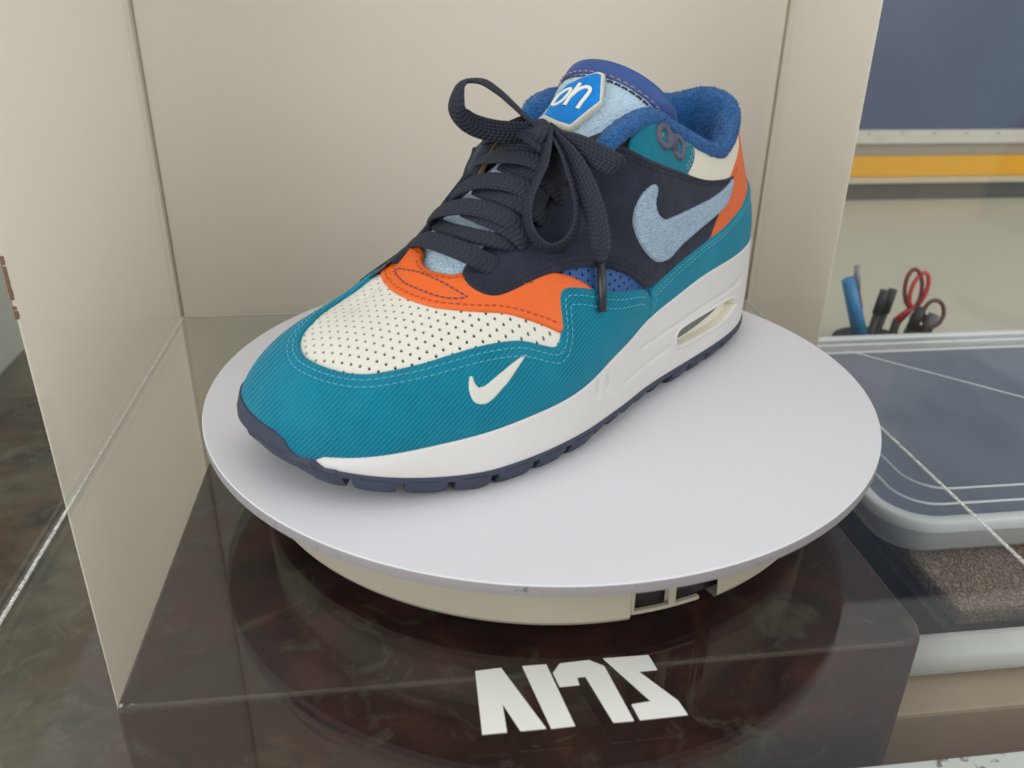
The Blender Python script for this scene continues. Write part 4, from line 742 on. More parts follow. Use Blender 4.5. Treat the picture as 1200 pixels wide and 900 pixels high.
D, MD, LC = DATA['D'], DATA['M'], DATA['L']
mir = lambda L: [(-s, t) for s, t in L[::-1]]
# toe box, perforated
vamp = [(.240, -.026), (.252, -.026), (.262, -.027), (.272, -.024), (.280, -.021), (.288, -.0165), (.293, -.010), (.294, .000), (.292, .010), (.284, .0235), (.274, .033), (.262, .0405), (.250, .045), (.239, .0485), (.226, .0545), (.214, .058), (.204, .0595), (.199, .0575), (.201, .053), (.213, .043), (.227, .033), (.236, .024), (.240, .010), (.239, -.012)]
po = panel('toe_vamp', vamp, 'top', m_perf, .0001, .0009, holes=.0037, hr=.00062, grid=.0034)
panel('side_mesh_patch', D['bluepatch'], 'st', m_perfblue, .0002, .0007, holes=.0036, hr=.0006, step=.0012)
# orange vamp overlay
org = D['orange']+[(.2235, -.013), (.229, -.021), (.237, -.019)]
po = panel('vamp_overlay', org, 'top', [m_orange, m_edge], .0007, .0014)
stitch('vamp_overlay', po, m_st_or, (.0021,), lambda x, y: x > .2035 or y < .03)
bm = bmesh.new(); Q = resample(chaikin(np.array(D['lens']), 2, 60), .0007); Q = np.r_[Q, Q[:1]]; P, N = lift_top(Q); dashes(bm, P+N*.0021, N, .0021, .0005, .00028, .00030); o = bmobj('stitching', bm, m_st_ink, po); o['kind'] = 'stuff'
# ankle and heel leathers
cr = D['cream'][:6]+[(.088, .93), (.06, .93), (.03, .93), (0, .93)]
cr = [(.166, 1.0), (.1621, .8797), (.1715, .775), (.1578, .705), (.1389, .707), (.1154, .714), (.09, .72), (.06, .70), (0, .70), (-.06, .70), (-.10, .72), (-.15, .74), (-.19, .80), (-.19, 1.0)]
panel('ankle_panel', cr, 'st', m_creamlea, .0002, .0010, smooth=1, grid=.003)
an = [(.2371, .855), (.2350, .905), (.2325, .95), (.2300, 1.0), (.20, 1.0), (.1615, 1.0), (.1605, .93), (.1621, .8797), (.1665, .82), (.1763, .735), (.2016, .74), (.2214, .775), (.2325, .815)]
po = panel('eyelet_panel', an, 'st', m_cord3, .0009, .0012, smooth=1)
stitch('eyelet_panel', po, m_st_lt, (.0024, .0040), lambda s, t: s < .175 and t > .76, dash=.0017, gap=.0013, w=.0002)
# navy quarter with eyestay, outer and inner side
nv = D['navy']
po = panel('quarter', nv, 'st', m_suede, .0011, .0016, grid=.003)
stitch('quarter', po, m_st_navy, (.0022, .0042), lambda s, t: (t < .74 and s > .236) or (t > .70 and s < .26))
inner = [(KN[22]+.01, .70), (KN[23], .80), (KN[24], .88), (KN[25], .90), (KN[26], .90), (KN[27], .93), (KN[28], .95), (KN[29], .86), (KN[30], .80), (KN[31], .78), (KN[32], .78), (KN[32], .35), (KN[30], .33), (KN[28], .38), (KN[26], .46), (KN[25], .52), (KN[24], .62), (KN[23], .66)]
po = panel('quarter', inner, 'st', m_suede, .0011, .0018, grid=.0034)
# inner eyestay: bent over the instep, its tan cut edge showing beside the tongue
SI, SO = np.array(D['stay_in']), np.array(D['stay_out']); nst = 60; us = np.linspace(0, 1, nst); si, so_ = _cr(SI, us), _cr(SO, us)
ks = np.interp(us, [0, 1], [KN[22]+.012, KN[28]-.004]); b1, n1 = normals(ks, np.full(nst, .86)); b2, n2 = normals(ks, np.full(nst, .70))
taper = np.clip(us/.10, 0, 1)[:, None]**.6; wdir = so_-si; wl = np.linalg.norm(wdir, axis=1)[:, None]; wdir /= wl; upn = np.cross(np.gradient(si, axis=0), wdir); upn /= np.linalg.norm(upn, axis=1)[:, None]; upn *= np.sign(upn[:, 2:3])
rows = [si-upn*.0030+wdir*.0004, si-upn*.0012, si-upn*.0002+wdir*.0003, si+upn*.0002+wdir*.0010, (si+so_)/2+upn*.0008, so_, .6*so_+.4*(b1+n1*.002)-wdir*0, b1+n1*.0028, b2+n2*.0024]
V_ = np.stack(rows, 1).reshape(-1, 3); po = link('eyestay', gridmesh('eyestay', V_, nst, len(rows)), [m_suede, m_edge], SHOE)
for f in po.data.polygons:
    if f.index % (len(rows)-1) < 2: f.material_index = 1
# side emblem and little toe emblem
panel('tick_emblem', D['tick'], 'st', m_tick, .0024, .0019, smooth=2, step=.0009, grid=.0015, jit=.00022, ang=50)
# mudguard
mgp = D['mudguard']
po = panel('mudguard', mgp, 'st', m_cord, .0010, .0015, smooth=2, grid=.0026, HT=.062)
stitch('mudguard', po, m_st_teal, (.0022, .0044), lambda s, t: t > .19 and s < .6)
panel('small_tick_print', D['minitick'], 'st', m_miniwhite, .00255, .0003, smooth=2, step=.0007, grid=.0015, roll=.0003, ang=50)
# heel overlay and heel band
ho = [(.150, .27), (.1477, .3124), (.1403, .4591), (.1283, .5952), (.1135, .6927), (.0907, .7722), (.0667, .825), (.04, .85), (0, .86)]
po = panel('heel_overlay', ho+mir(ho[:-1]), 'st', [m_orange2, m_edge], .0009, .0013, smooth=1, grid=.0032, HT=.07)
stitch('heel_overlay', po, m_st_or, (.0018,), lambda s, t: s > .07)
hb = [(.2245, 0), (.2245, .203)]+D['heelband'][1:-2]+[(.0831, .428), (.0664, .462), (.04, .50), (0, .52)]
po = panel('heel_band', hb+mir(hb[:-1]), 'st', m_cord2, .0012, .0018, smooth=1, grid=.003, HT=.07)
stitch('heel_band', po, m_st_teal, (.0022, .0042), lambda s, t: s > 0 and (t > .19 or s > .2235) and t > .03)
# plastic eyelet on the ankle panel: two rings joined by a bridge
ey = [np.array(D['eyelet1'][0])-[.0012, .012], np.array(D['eyelet2'][0])-[.0006, .012]]; Pe, Ne = normals([ey[0][0], ey[1][0]], [ey[0][1], ey[1][1]])
ax = Vector(Pe[1]-Pe[0]); nz_ = Vector((Ne[0]+Ne[1])/2).normalized(); ax = (ax-nz_*ax.dot(nz_)).normalized(); ay = nz_.cross(ax)
eo = None
bm = bmesh.new()
def ringpts(c, r, h, n=24): return [bm.verts.new(c+ax*r*math.cos(2*PI*k/n)+ay*r*math.sin(2*PI*k/n)+nz_*h) for k in range(n)]
for P_ in Pe:
    c = Vector(P_); rs = [ringpts(c, r, h) for r, h in ((.0064, .0018), (.0062, .0028), (.0055, .0032), (.0038, .0032), (.0031, .0027), (.0029, .0008))]
    for A, B in zip(rs[:-1], rs[1:]):
        for k in range(24): bm.faces.new((A[k], A[(k+1) % 24], B[(k+1) % 24], B[k]))
mid = (Vector(Pe[0])+Vector(Pe[1]))/2; vs = []
for s1 in (-1, 1):
    for s2 in (-1, 1): vs.append(mid+ax*.0040*s1+ay*.0036*s2)
t4 = [bm.verts.new(v+nz_*.0033) for v in (vs[0], vs[1], vs[3], vs[2])]; b4 = [bm.verts.new(v+nz_*.0018) for v in (vs[0], vs[1], vs[3], vs[2])]
bm.faces.new(t4)
for k in range(4): bm.faces.new((t4[k], b4[k], b4[(k+1) % 4], t4[(k+1) % 4]))
eo = bmobj('eyelet_plate', bm, m_eyelet, SHOE, True)
for P_ in Pe:
    bm = bmesh.new(); c = Vector(P_)+nz_*.0014; vs = [bm.verts.new(c+ax*.0034*math.cos(2*PI*k/20)+ay*.0034*math.sin(2*PI*k/20)) for k in range(20)]; bm.faces.new(vs); o = bmobj('eyelet_hole', bm, m_liner, eo)
    bm = bmesh.new(); c = Vector(P_)+nz_*.0010-ax*.0011+ay*.0002; bmesh.ops.create_uvsphere(bm, u_segments=10, v_segments=6, radius=.0015, matrix=Matrix.Translation(c)); bmobj('foam_plug', bm, plain('eyelet_foam', (.30, .25, .18), .8), eo, True)

# --- midsole with window, grooves and notches
ns, nw = 1700, 40
ms, mw = [a.ravel() for a in np.meshgrid(np.arange(ns)/ns, np.linspace(0, 1, nw+1), indexing='ij')]
PM = mids(ms, mw); Fq, outq, _ = frame(ms)
HM = np.interp(ms, np.arange(0, 1, .01), [np.linalg.norm(np.diff(mids([q, q], [0, 1]), axis=0)) for q in np.arange(0, 1, .01)])
dep = np.zeros(len(ms)); cut = np.zeros(len(ms), bool)
def polyd(pts, s, w, h):
    P = np.array(pts)*[LEN, 1]; d = np.full(len(s), 9.)
    Q = np.stack([s*LEN, w*h], 1)
    hs = np.interp(np.array(pts)[:, 0], np.arange(0, 1, .01), [np.linalg.norm(np.diff(mids([q, q], [0, 1]), axis=0)) for q in np.arange(0, 1, .01)]); P[:, 1] *= hs
    return P, Q
for mirr in (0, 1):
    S = ms if not mirr else (1-ms)
    P, Q = polyd(MD['window'], S, mw, HM); P = chaikin(P, 2, 70); near = (np.abs(Q[:, 0]-P[:, 0].mean()) < .06)
    d = np.full(len(Q), -9.); dd = dist_poly(Q[near], P); ins = inside(Q[near], P); d[near] = np.where(ins, dd, -dd)
    cut |= d > -.0009
    for key, depth, wd in (('groove', .0011, .0007), ('groove2', .0010, .0007)):
        P, Q = polyd(MD[key], S, mw, HM); nr = np.abs(Q[:, 0]-P[:, 0].mean()) < .08; dq = np.full(len(Q), 9.)
        x = Q[nr]; db = np.full(len(x), 9.); sg = np.zeros(len(x))
        for a, b in zip(P[:-1], P[1:]):
            ab = b-a; t = np.clip(((x-a)@ab)/(ab@ab), 0, 1); v = x-a-t[:, None]*ab; r = np.hypot(*v.T); m_ = r < db; db[m_] = r[m_]; sg[m_] = (ab[0]*v[m_, 1]-ab[1]*v[m_, 0])
        dq[nr] = db; dep += depth*np.exp(-(dq/wd)**2)
    for (s0, w0), dx, dy in ((MD['notch'][0], .0017, .0042), (MD['notch'][1], .0017, .0042)):
        P, Q = polyd([(s0, w0-.10)], S, mw, HM); e = ((Q[:, 0]-P[0, 0])/dx)**2+((Q[:, 1]-P[0, 1])/dy)**2; dep += .0013*np.exp(-e**2)
PM = PM-outq*dep[:, None]
# rolled lip over the top edge
lip = []
for k, (o_, z_) in enumerate(((.0034, .0005), (.0030, .0007), (.0026, .0004), (.0024, -.0016))):
    q = Fq.reshape(ns, nw+1, 3)[:, -1]+outq.reshape(ns, nw+1, 3)[:, -1]*(o_-.0070*toe_k(np.arange(ns)/ns)); q = q.copy(); q[:, 2] = PM.reshape(ns, nw+1, 3)[:, -1, 2]+z_; lip.append(q)
ALL = np.concatenate([PM.reshape(ns, nw+1, 3)]+[q[:, None] for q in lip], axis=1); nv_ = nw+1+len(lip)
mid_o = link('midsole', gridmesh('midsole', ALL.reshape(-1, 3), ns, nv_, True), m_mid, SHOE); mid_o.data.set_sharp_from_angle(angle=.8)
me = mid_o.data; CUT = np.zeros((ns, nv_), bool); CUT[:, :nw+1] = cut.reshape(ns, nw+1); CUT = CUT.ravel()
bm = bmesh.new(); bm.from_mesh(me); bm.verts.ensure_lookup_table(); bmesh.ops.delete(bm, geom=[f for f in bm.faces if all(CUT[v.index] for v in f.verts)], context='FACES'); bm.to_mesh(me); bm.free(); me.set_sharp_from_angle(angle=.8)
# window: a moulded frame with a recess behind it
hgt = lambda s: np.interp(s, np.arange(0, 1, .01), [np.linalg.norm(np.diff(mids([q, q], [0, 1]), axis=0)) for q in np.arange(0, 1, .01)])
for mirr in (0, 1):
    P = np.array(MD['window']); P = P if not mirr else np.stack([1-P[:, 0], P[:, 1]], 1)[::-1]; P = np.stack([P[:, 0]*LEN, P[:, 1]*hgt(P[:, 0])], 1); P = chaikin(P, 3, 75)
    ar = .5*np.sum(P[:, 0]*np.roll(P[:, 1], -1)-np.roll(P[:, 0], -1)*P[:, 1]); P = P[::-1] if ar < 0 else P
    P = resample(P, .0011); t = np.roll(P, -1, 0)-np.roll(P, 1, 0); t /= np.linalg.norm(t, axis=1)[:, None]; inn = np.stack([-t[:, 1], t[:, 0]], 1); bm = bmesh.new(); RG = []
    for ins_, dp_ in ((-.0019, -.0002), (-.0013, .0004), (-.0005, .0006), (.0001, .0002), (.0004, -.0008), (.0006, -.0050)):
        q = P+inn*ins_; s_ = q[:, 0]/LEN; F_, o_, _ = frame(s_); X = mids(s_, q[:, 1]/hgt(s_))+o_*dp_; RG.append([bm.verts.new(x) for x in X])
    n = len(P)
    for a, b in zip(RG[:-1], RG[1:]):
        for k in range(n):
            f = bm.faces.new((a[k], a[(k+1) % n], b[(k+1) % n], b[k])); f.material_index = 0 if a is not RG[3] and a is not RG[4] else 1
    c = P.mean(0); f = bm.faces.new(RG[-1]); f.material_index = 1
    bmesh.ops.triangulate(bm, faces=[f]); o = bmobj('window_frame', bm, [m_mid, m_airlip], mid_o, True); o.data.set_sharp_from_angle(angle=.8)
# air cushion seen through the window: a smoked clear pane in the upper back of the recess
for mirr in (0, 1):
    W0 = [(.1850, .40), (.1845, .475), (.1780, .490), (.150, .480), (.1195, .482), (.1130, .472), (.1190, .43), (.140, .375), (.160, .352), (.175, .355)]
    W0 = [(s if not mirr else 1-s, w) for s, w in W0]
    P2 = resample(chaikin(np.array(W0)*[LEN, .03], 1, 80), .0015)/[LEN, .03]; bm = bmesh.new(); vs = []
    Fm_, om_, _ = frame(P2[:, 0]); X = mids(P2[:, 0], P2[:, 1])-om_*.0036
    Xf = mids(P2[:, 0], P2[:, 1])-om_*.0030
    a = [bm.verts.new(x) for x in Xf]; b = [bm.verts.new(x) for x in X-om_*.002]
    f = bm.faces.new(a)
    for k in range(len(a)): bm.faces.new((a[k], b[k], b[(k+1) % len(a)], a[(k+1) % len(a)]))
    bmesh.ops.triangulate(bm, faces=bm.faces[:]); bmobj('air_cushion', bm, m_air, mid_o, False)

# --- outsole: plate, lugs, toe bumper
no = 500; so = np.arange(no)/no; Fo, oo, _ = frame(so); zb = zmo(Fo[:, 0])
rows = []
for o_, z_ in ((.0030, .0003), (.0047, .0001), (.0050, -.0008), (.0046, -.0024), (.0018, -.0031), (-.030, -.0034)):
    q = Fo+oo*(o_-.0035*toe_k(so)); q[:, 2] = np.maximum(zb+z_, .0008); rows.append(q)
out_o = link('outsole', gridmesh('outsole', np.stack(rows, 1).reshape(-1, 3), no, len(rows), True), m_rub, SHOE); out_o.data.set_sharp_from_angle(angle=.7)
bm = bmesh.new(); vs = [bm.verts.new(tuple(q)) for q in rows[-1][::4]]; bm.faces.new(vs); bmesh.ops.triangulate(bm, faces=bm.faces[:]); bmobj('sole_plate', bm, m_rub, out_o)
def lug(s0, s1, ztop, zbot, oin=.014, oo_=.0051):
    s = np.linspace(s0, s1, 6) % 1; F, o_, _ = frame(s); F = F-o_*.0035*toe_k(s); z = zmo(F[:, 0]); bm = bmesh.new(); L = []
    for k in range(6):
        e = .0008 if k in (0, 5) else 0
        zt = max(z[k]+ztop, .0016); zl = max(z[k]+zbot, 0) if z[k] > .0093 else 0.0
        c = []
        for of, zz in ((-oin, zt), (oo_-e, zt), (oo_-.0006-e, zt-.4*(zt-zl)), (oo_-.0034-e, zl+.0004), (oo_-.0042-e, zl), (-oin, zl)):
            p = F[k]+o_[k]*of; c.append(bm.verts.new((p[0], p[1], zz)))
        L.append(c)
    for a, b in zip(L[:-1], L[1:]):
        for k in range(6): bm.faces.new((a[k], a[(k+1) % 6], b[(k+1) % 6], b[k]))
    bm.faces.new(L[0]); bm.faces.new(L[-1][::-1]); return bmobj('lug', bm, m_rub, out_o)
lugs = []
s = KN[10]-.006
while s < .459:
    L_ = random.uniform(.0145, .0175)/LEN; lugs.append((s, s+L_)); s += L_+.0034/LEN
s = .03
while s < KN[6]-.012: L_ = .0150/LEN; lugs.append((s, s+L_)); s += L_+.0036/LEN
for a, b in list(lugs): lugs.append((1-b, 1-a)) if b < .5 else None
lugs += [(-.026, -.004), (.0, .024)]
for a, b in lugs: lug(a, b, -.0016, -.0088)
for k in range(5): q = KN[6]+.006+k*.020; lug(q, q+.008, -.0022, -.0068, .01, .0036)
# bumper wrapping up over the toe
bs = np.linspace(.4560, .600, 80); tb = np.interp(bs, [.4560, .4768, .4813, .4851, .4919, .5022, .5175, .5253, .535, .548, .562, .574, .586, .600], [0, .012, .045, .118, .155, .165, .178, .190, .195, .190, .16, .11, .04, 0])
Ps, Nsn = normals(bs, tb); Fb, ob, _ = frame(bs); zz = zmo(Fb[:, 0]); ramp = np.clip(np.minimum((bs-.462)/.022, (.598-bs)/.022), 0, 1)[:, None]
Pm2, Nm2 = normals(bs, tb*.5)
r1 = Fb+ob*(.0022-.0035*ramp); r1[:, 2] = np.maximum(zz-.0076, .0015); r2_ = Fb+ob*(.0052-.0030*ramp); r2_[:, 2] = zz-.001; r2b = .5*(r2_+Pm2+Nm2*.0052)
r3 = Pm2+Nm2*(.0026+.0008*ramp); r4 = Ps+Nsn*(.0026+.0006*ramp); r5 = Ps+Nsn*.0018+np.array([0, 0, .0007]); r6 = Ps-Nsn*.0006
o = link('toe_bumper', gridmesh('toe_bumper', np.stack([r1, r2_, r2b, r3, r4, r5, r6], 1).reshape(-1, 3), 80, 7), m_rub, out_o); o.data.set_sharp_from_angle(angle=.9)
# --- collar: padded terry roll and lining
sa, sb_ = KN[7]-.004, KN[28]-1-.003
ncs = 460; cs = np.linspace(sa, sb_, ncs-30); Rm = EV(cs % 1)[:, 3:6]
# at the outer front the roll turns down along the edge of the eyelet panel
fr = np.array([(.1590, .0300, .1085), (.1560, .0312, .1125), (.1510, .0318, .1170), (.1440, .0318, .1212), (.1360, .0312, .1236)]); Rm = np.r_[_cr(fr, np.linspace(0, 1, 30)), Rm]; cs = np.r_[np.full(30, cs[0]), cs]
for _ in range(40): Rm[1:-1] = (Rm[:-2]+2*Rm[1:-1]+Rm[2:])/4
g = np.gradient(Rm[:, :2], axis=0); g /= np.linalg.norm(g, axis=1)[:, None]
for _ in range(30): g[1:-1] = (g[:-2]+2*g[1:-1]+g[2:])/4; g /= np.linalg.norm(g, axis=1)[:, None]
co = np.stack([-g[:, 1], g[:, 0]], 1); co *= np.sign((co*(Rm[:, :2]-[.075, 0])).sum(1))[:, None]; co = np.c_[co, np.zeros(ncs)]
PROF = [(.0010, -.0012), (.0020, -.0002), (.0025, .0018), (.0021, .0040), (.0006, .0058), (-.0020, .0066), (-.0050, .0060), (-.0078, .0040), (-.0096, .0010), (-.0106, -.003), (-.0110, -.008), (-.0112, -.014), (-.0106, -.024), (-.009, -.040), (-.008, -.060), (-.006, -.085)]
def dens(P, n):
    P = np.array(P); L = np.r_[0, np.cumsum(np.linalg.norm(np.diff(P, axis=0), axis=1))]; q = np.r_[np.linspace(0, L[11], n), np.linspace(L[11], L[-1], n//2)[1:]]; u = np.searchsorted(L, q).clip(1, len(L)-1)
    return _cr(P, np.interp(q, L, np.linspace(0, 1, len(L))))
PR = dens(PROF, 64); npf = len(PR)
arc = np.r_[0, np.cumsum(np.linalg.norm(np.diff(Rm, axis=0), axis=1))]; endd = np.minimum(arc, arc[-1]-arc); kk = np.sqrt(np.clip(endd/.012, 0.0, 1)*(2-np.clip(endd/.012, 0, 1))); kk = .12+.88*kk
fat = 1+.28*np.exp(-((cs)/.055)**2)
V = np.zeros((ncs, npf, 3)); c0 = np.array([-.0025, .0008])
for i in range(ncs):
    pr = c0+(PR-c0)*kk[i]*np.where((PR-c0) > 0, 1, fat[i])
    pr[:, 1] = np.where(PR[:, 1] > 0, c0[1]+(PR[:, 1]-c0[1])*kk[i]*fat[i], pr[:, 1])
    V[i] = Rm[i]+co[i]*pr[:, :1]+np.array([0, 0, 1])*pr[:, 1:]
Vn = V.reshape(-1, 3); jit = np.array([.00042*mnoise.noise(Vector(p)*430)+.00034*mnoise.noise(Vector(p)*900) for p in Vn]); ctr = (Rm+co*c0[0]+[0, 0, c0[1]])[:, None].repeat(npf, 1).reshape(-1, 3); dr = Vn-ctr; dr /= np.linalg.norm(dr, axis=1)[:, None]+1e-9
cl = link('collar_lining', gridmesh('collar_lining', Vn+dr*jit[:, None], ncs, npf), m_terry, SHOE)
def fuzz(o, n, length, width, mat, zmin=-1, seed=3):
    """short terry loops standing on the cloth"""
    rng = np.random.default_rng(seed); me = o.data; nv = len(me.vertices); co_ = np.empty(nv*3); me.vertices.foreach_get('co', co_); co_ = co_.reshape(-1, 3)
    fc = np.array([(list(p.vertices)+[p.vertices[-1]])[:4] for p in me.polygons]); a, b, c, d = [co_[fc[:, k]] for k in range(4)]; nr = np.cross(c-a, d-b); ar = np.linalg.norm(nr, axis=1); nr /= ar[:, None]+1e-12
    ok = (a[:, 2] > zmin) & (ar > 0); fc, a, b, c, d, nr, ar = fc[ok], a[ok], b[ok], c[ok], d[ok], nr[ok], ar[ok]
    k = rng.choice(len(ar), n, p=ar/ar.sum()); u, v = rng.random((n, 1)), rng.random((n, 1)); P = (a[k]*(1-u)+b[k]*u)*(1-v)+(d[k]*(1-u)+c[k]*u)*v; N = nr[k]
    T = rng.normal(size=(n, 3)); T -= (T*N).sum(1)[:, None]*N; T /= np.linalg.norm(T, axis=1)[:, None]; S = np.cross(N, T); L = length*(.6+.8*rng.random((n, 1)))
    V = np.stack([P-N*.0002-S*width, P-N*.0002+S*width, P+N*L*.62+T*L*.30+S*width, P+N*L*.62+T*L*.30-S*width, P+N*L*.60+T*L*.85], 1).reshape(-1, 3); i = np.arange(n)*5
    F = np.concatenate([np.stack([i, i+1, i+2, i+3], 1)]).tolist()+np.stack([i+3, i+2, i+4], 1).tolist()
    f = link('terry_loops', mesh('terry_loops', V, F), mat, o, False); f['kind'] = 'stuff'; return f
sgn = 1
# insole seen down inside
bm = bmesh.new(); vs = [bm.verts.new((F_[0], F_[1]*.93, .045)) for F_ in EV(np.linspace(0, 1, 60)[:-1])[:, :3] if F_[0] < .2]; bm.faces.new(vs); bmobj('insole', bm, m_terry, SHOE)

# --- tongue
nq, na = 120, 90
def tong_shell(q0, q1, o0, o1, nq, na, a0=-1, a1=1, jit=0):
    q, a = [x.ravel() for x in np.meshgrid(np.linspace(q0, q1, nq), np.linspace(a0, a1, na), indexing='ij')]
    A = tongue(q, a, np.full(len(q), o1))
    if jit:
        n = tongue(q, a, np.full(len(q), 1.))-tongue(q, a, np.zeros(len(q))); j = np.array([jit*(mnoise.noise(Vector(p)*420)+.7*mnoise.noise(Vector(p)*950)) for p in A]); A = A+n*j[:, None]
    B = tongue(q, a, np.full(len(q), o0)); V = np.r_[A, B]; n = nq*na; F = []
    for i in range(nq-1):
        for j in range(na-1):
            c = i*na+j; F.append((c, c+na, c+na+1, c+1)); F.append((n+c, n+c+1, n+c+na+1, n+c+na))
    for i in range(nq-1):
        for j in (0, na-1): c = i*na+j; F.append((c, c+na, n+c+na, n+c) if j else (c, n+c, n+c+na, c+na))
    for j in range(na-1):
        c = j; F.append((c, c+1, n+c+1, n+c)); c = (nq-1)*na+j; F.append((c, n+c, n+c+1, c+1))
    return V, F
V, F = tong_shell(0, .985, -.006, 0, nq, na, -1.12, 1.12, jit=.00022); tg = link('tongue', mesh('tongue', V, F), m_tongue, SHOE)
# bound edge along the top, with its pink seam
qa = np.linspace(-1.22, 1.22, 80); rows = []
for q, o_ in ((.915, .0002), (.925, .0011), (.965, .0014), (.995, .0012), (1.008, -.0008), (1.011, -.003), (1.006, -.0056), (.985, -.0072), (.93, -.0072)):
    qq = min(q, 1.0); P = tongue(np.full(80, qq), qa, np.full(80, o_))
    if q > 1: P = P+(tongue(np.full(80, 1.), qa, np.full(80, o_))-tongue(np.full(80, .98), qa, np.full(80, o_)))/.02*(q-1)
    rows.append(P)
tr = link('tongue_binding', gridmesh('tongue_binding', np.stack(rows, 1).reshape(-1, 3), 80, len(rows)), m_trim, SHOE)
aa = np.linspace(-.95, .98, 160); P = tongue(np.full(160, .921), aa, np.full(160, .0012)); N = tongue(np.full(160, .921), aa, np.full(160, 1.0012))-P; bm = bmesh.new(); dashes(bm, P, N, .0024, .0014, .00036, .0005); o = bmobj('stitching', bm, m_st_pink, tr); o['kind'] = 'stuff'
P = tongue(np.full(160, .906), aa, np.full(160, .0001)); bm = bmesh.new(); dashes(bm, P, N, .0034, .0005, .0005, .0004); o = bmobj('stitching', bm, m_st_navy, tr); o['kind'] = 'stuff'
# hexagonal patch: cream foam block with a blue felt face and raised strokes
pq = chaikin(np.array(MD['patch']), 1, 30); cen = pq.mean(0); n = len(pq)
def patch_pts(sc, off): q = cen+(pq-cen)*sc; return tongue(q[:, 0], q[:, 1], np.full(n, off))
bm = bmesh.new(); L = [[bm.verts.new(p) for p in patch_pts(sc, off)] for sc, off in ((1.10, -.0005), (1.12, .0022), (1.075, .0046), (1.0, .0051))]
for A, B in zip(L[:-1], L[1:]):
    for k in range(n): bm.faces.new((A[k], A[(k+1) % n], B[(k+1) % n], B[k]))
c = bm.verts.new(tongue([cen[0]], [cen[1]], [.0052])[0])
for k in range(n): bm.faces.new((L[-1][k], L[-1][(k+1) % n], c))
pt = bmobj('tongue_patch', bm, m_foam, SHOE, True)
def patchgrid(off, sc):
    V_, F_ = [], []; R_ = 8
    for r in range(R_+1):
        q = cen+(pq-cen)*sc*r/R_; V_ += list(tongue(q[:, 0], q[:, 1], np.full(n, off-(.0004 if r == R_ else 0))))
    for r in range(R_):
        for k in range(n): F_.append((r*n+k, r*n+(k+1) % n, (r+1)*n+(k+1) % n, (r+1)*n+k))
    return V_, F_
V_, F_ = patchgrid(.0056, .985); link('patch_face', mesh('patch_face', V_, F_), m_patch, pt)
m_letter = plain('cream_felt', (.80, .78, .70), .85, .05, 300, 1200, .0003)
def stroke(name, pts, w, off, closed=False):
    P = resample(chaikin(np.array(pts)*[.05, .05], 2, 100) if closed else np.array(pts)*[.05, .05], .0006, closed)/.05
    if closed: P = np.r_[P, P[:1]]
    X = tongue(P[:, 0], P[:, 1], np.full(len(P), off)); N = tongue(P[:, 0], P[:, 1], np.full(len(P), off+1))-X; T = np.gradient(X, axis=0)
    if closed: T[0] = T[-1] = X[1]-X[-2]
    T /= np.linalg.norm(T, axis=1)[:, None]; S = np.cross(T, N); rows = [X-S*w-N*.0003, X-S*w+N*.0003, X+S*w+N*.0003, X+S*w-N*.0003]
    return gridmesh(name, np.stack(rows, 1).reshape(-1, 3), len(P), 4)
link('letter', stroke('letter', MD['a1'][:-1], .00072, .0058, True), m_letter, pt, False)
link('letter', stroke('letter', MD['a2'], .00080, .0059), m_letter, pt, False)
h1 = np.array(MD['h1']); h1s = [tuple(_cr(h1, [u])[0]) for u in np.linspace(0, 1, 24)]
link('letter', stroke('letter', h1s, .00082, .00585), m_letter, pt, False)

# --- laces
def ribbon(name, P, Wd, width, thick, mat, parent, taper=None):
    """flat braided lace: rounded ribbon swept along P, Wd = direction of its width"""
    P = np.asarray(P, float); Wd = np.asarray(Wd, float); m = 14*(len(P)-1); u = np.linspace(0, 1, m)
    X = _cr(P, u); D_ = _cr(Wd, u); T = np.gradient(X, axis=0); T /= np.linalg.norm(T, axis=1)[:, None]
    D_ -= (D_*T).sum(1)[:, None]*T; D_ /= np.linalg.norm(D_, axis=1)[:, None]+1e-12; N = np.cross(T, D_); n = 18
    wv = np.interp(u, *taper) if taper else np.ones(m); rows = []; uv = []; L = np.r_[0, np.cumsum(np.linalg.norm(np.diff(X, axis=0), axis=1))]
    for k in range(n+1):
        a = 2*PI*k/n; cx = abs(math.cos(a))**.75*math.copysign(1, math.cos(a)); cy = abs(math.sin(a))**.8*math.copysign(1, math.sin(a))
        rows.append(X+D_*(cx*width/2*wv)[:, None]+N*(cy*thick/2*(.5+.5*wv))[:, None]); uv.append(np.stack([L, np.full(m, .5+.5*cx)], 1))
    V_ = np.stack(rows, 1).reshape(-1, 3); UV = np.stack(uv, 1).reshape(-1, 2)
    o = link(name, gridmesh(name, V_, m, n+1, False, UV), mat, parent)
    bm = bmesh.new(); bm.from_mesh(o.data)
    bm.free(); return o
LACE = bpy.data.objects.new('shoelace', None); COL.objects.link(LACE); LACE.parent = SHOE; LACE.empty_display_size = .01
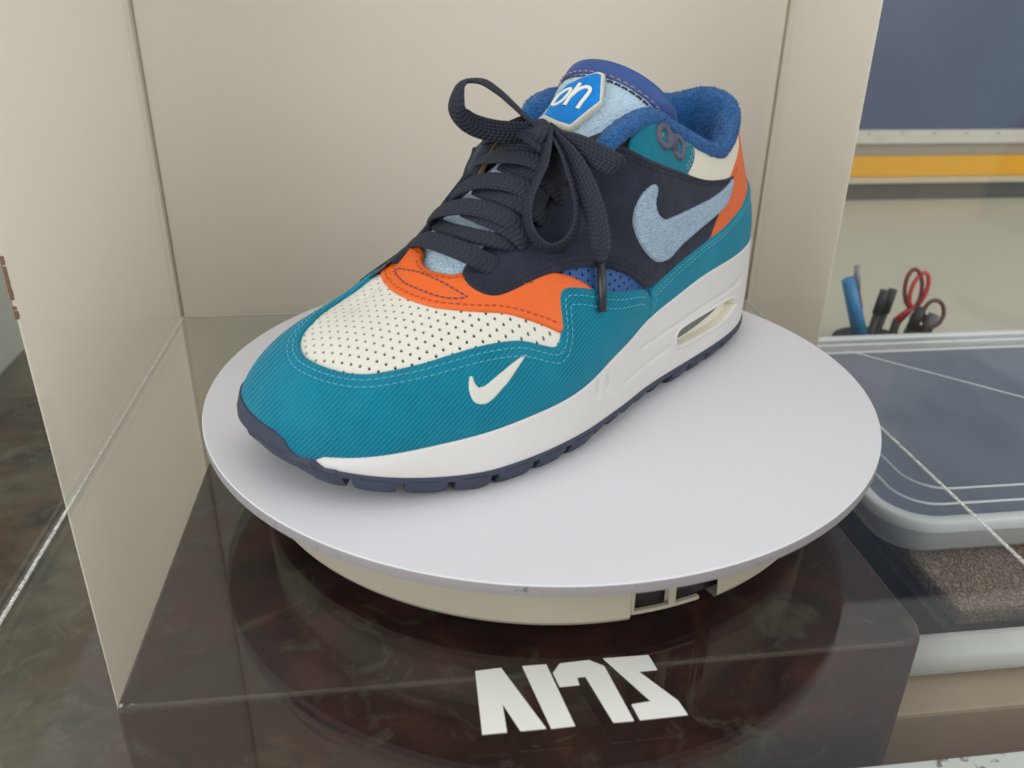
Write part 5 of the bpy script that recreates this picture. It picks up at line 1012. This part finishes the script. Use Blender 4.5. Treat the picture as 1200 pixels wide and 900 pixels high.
for nme, P, w in LC['straps']:
    P = np.array(P); T = np.gradient(P, axis=0); T /= np.linalg.norm(T, axis=1)[:, None]
    up_ = []
    for p in P:
        h = np.array([p[0]-.0, p[1]+.004, p[2]]); a = np.clip((p[1]+.004)/.020, -1, 1); up_.append(np.array([.50*(1-abs(a)*.45), .80*a, .78*(1-abs(a)*.25)]))
    Wd = np.cross(np.array(up_), T)
    ribbon('lace_strap', P, Wd, w, .0026, m_lace, LACE)
for nme, P, Wd in LC['free']:
    tp = None
    if nme == 'tail1': tp = ([0, .12, .3, .82, .93, 1], [.75, .8, 1, 1, .7, .34])
    if nme == 'tail2': tp = ([0, .85, 1], [1, 1, .5])
    ribbon('lace_loop' if nme.startswith('loop') else 'lace_tail', P, Wd, .0105, .0019, m_lace, LACE, tp)
bm = bmesh.new(); tube(bm, LC['aglet'], [.00185, .0019, .0019], 12); bmobj('aglet', bm, m_aglet, LACE, True)
# knot: two wraps of lace round a core
kc = Vector(LC['knot'])+Vector((.0015, 0, -.0030))
ang = np.linspace(0, 2*PI, 30); bmk = []
for (ax1, ax2, r1_, r2_k, c_, wd_) in ((Vector((.35, .75, .1)), Vector((.5, -.1, .8)), .0072, .0056, Vector((0, 0, 0)), Vector((-.75, .35, .55))), (Vector((.1, .95, -.25)), Vector((.75, 0, .65)), .0080, .0046, Vector((.0012, -.0016, -.0010)), Vector((-.6, .1, .8)))):
    ax1.normalize(); ax2.normalize(); P = [tuple(kc+c_+ax1*(r1_*math.cos(a))+ax2*(r2_k*math.sin(a))) for a in ang[::2]]; ribbon('knot_wrap', P, [tuple(wd_)]*len(P), .0088, .0030, m_lace, LACE)
bm = bmesh.new(); bmesh.ops.create_uvsphere(bm, u_segments=20, v_segments=12, radius=1, matrix=Matrix.Translation(kc) @ Matrix.Diagonal((.0062, .0068, .0050, 1))); bmobj('knot_core', bm, m_lace, LACE, True)
# eyelet holes on the outer eyestay where the laces go in

# --- terry pile
def outward(o, ref):
    me = o.data; p = me.polygons[len(me.polygons)//3]; 
    return p.normal.dot(Vector(ref(p.center)))
for o, n_, ln, wd_, mt in ((cl, 30000, .0008, .00010, m_terry), (tg, 16000, .0007, .00010, m_tongue), (bpy.data.objects['tick_emblem'], 9000, .0005, .00009, m_tick)):
    o.data.update(); fuzz(o, n_, ln, wd_, mt, .085 if o is not bpy.data.objects['tick_emblem'] else 0)
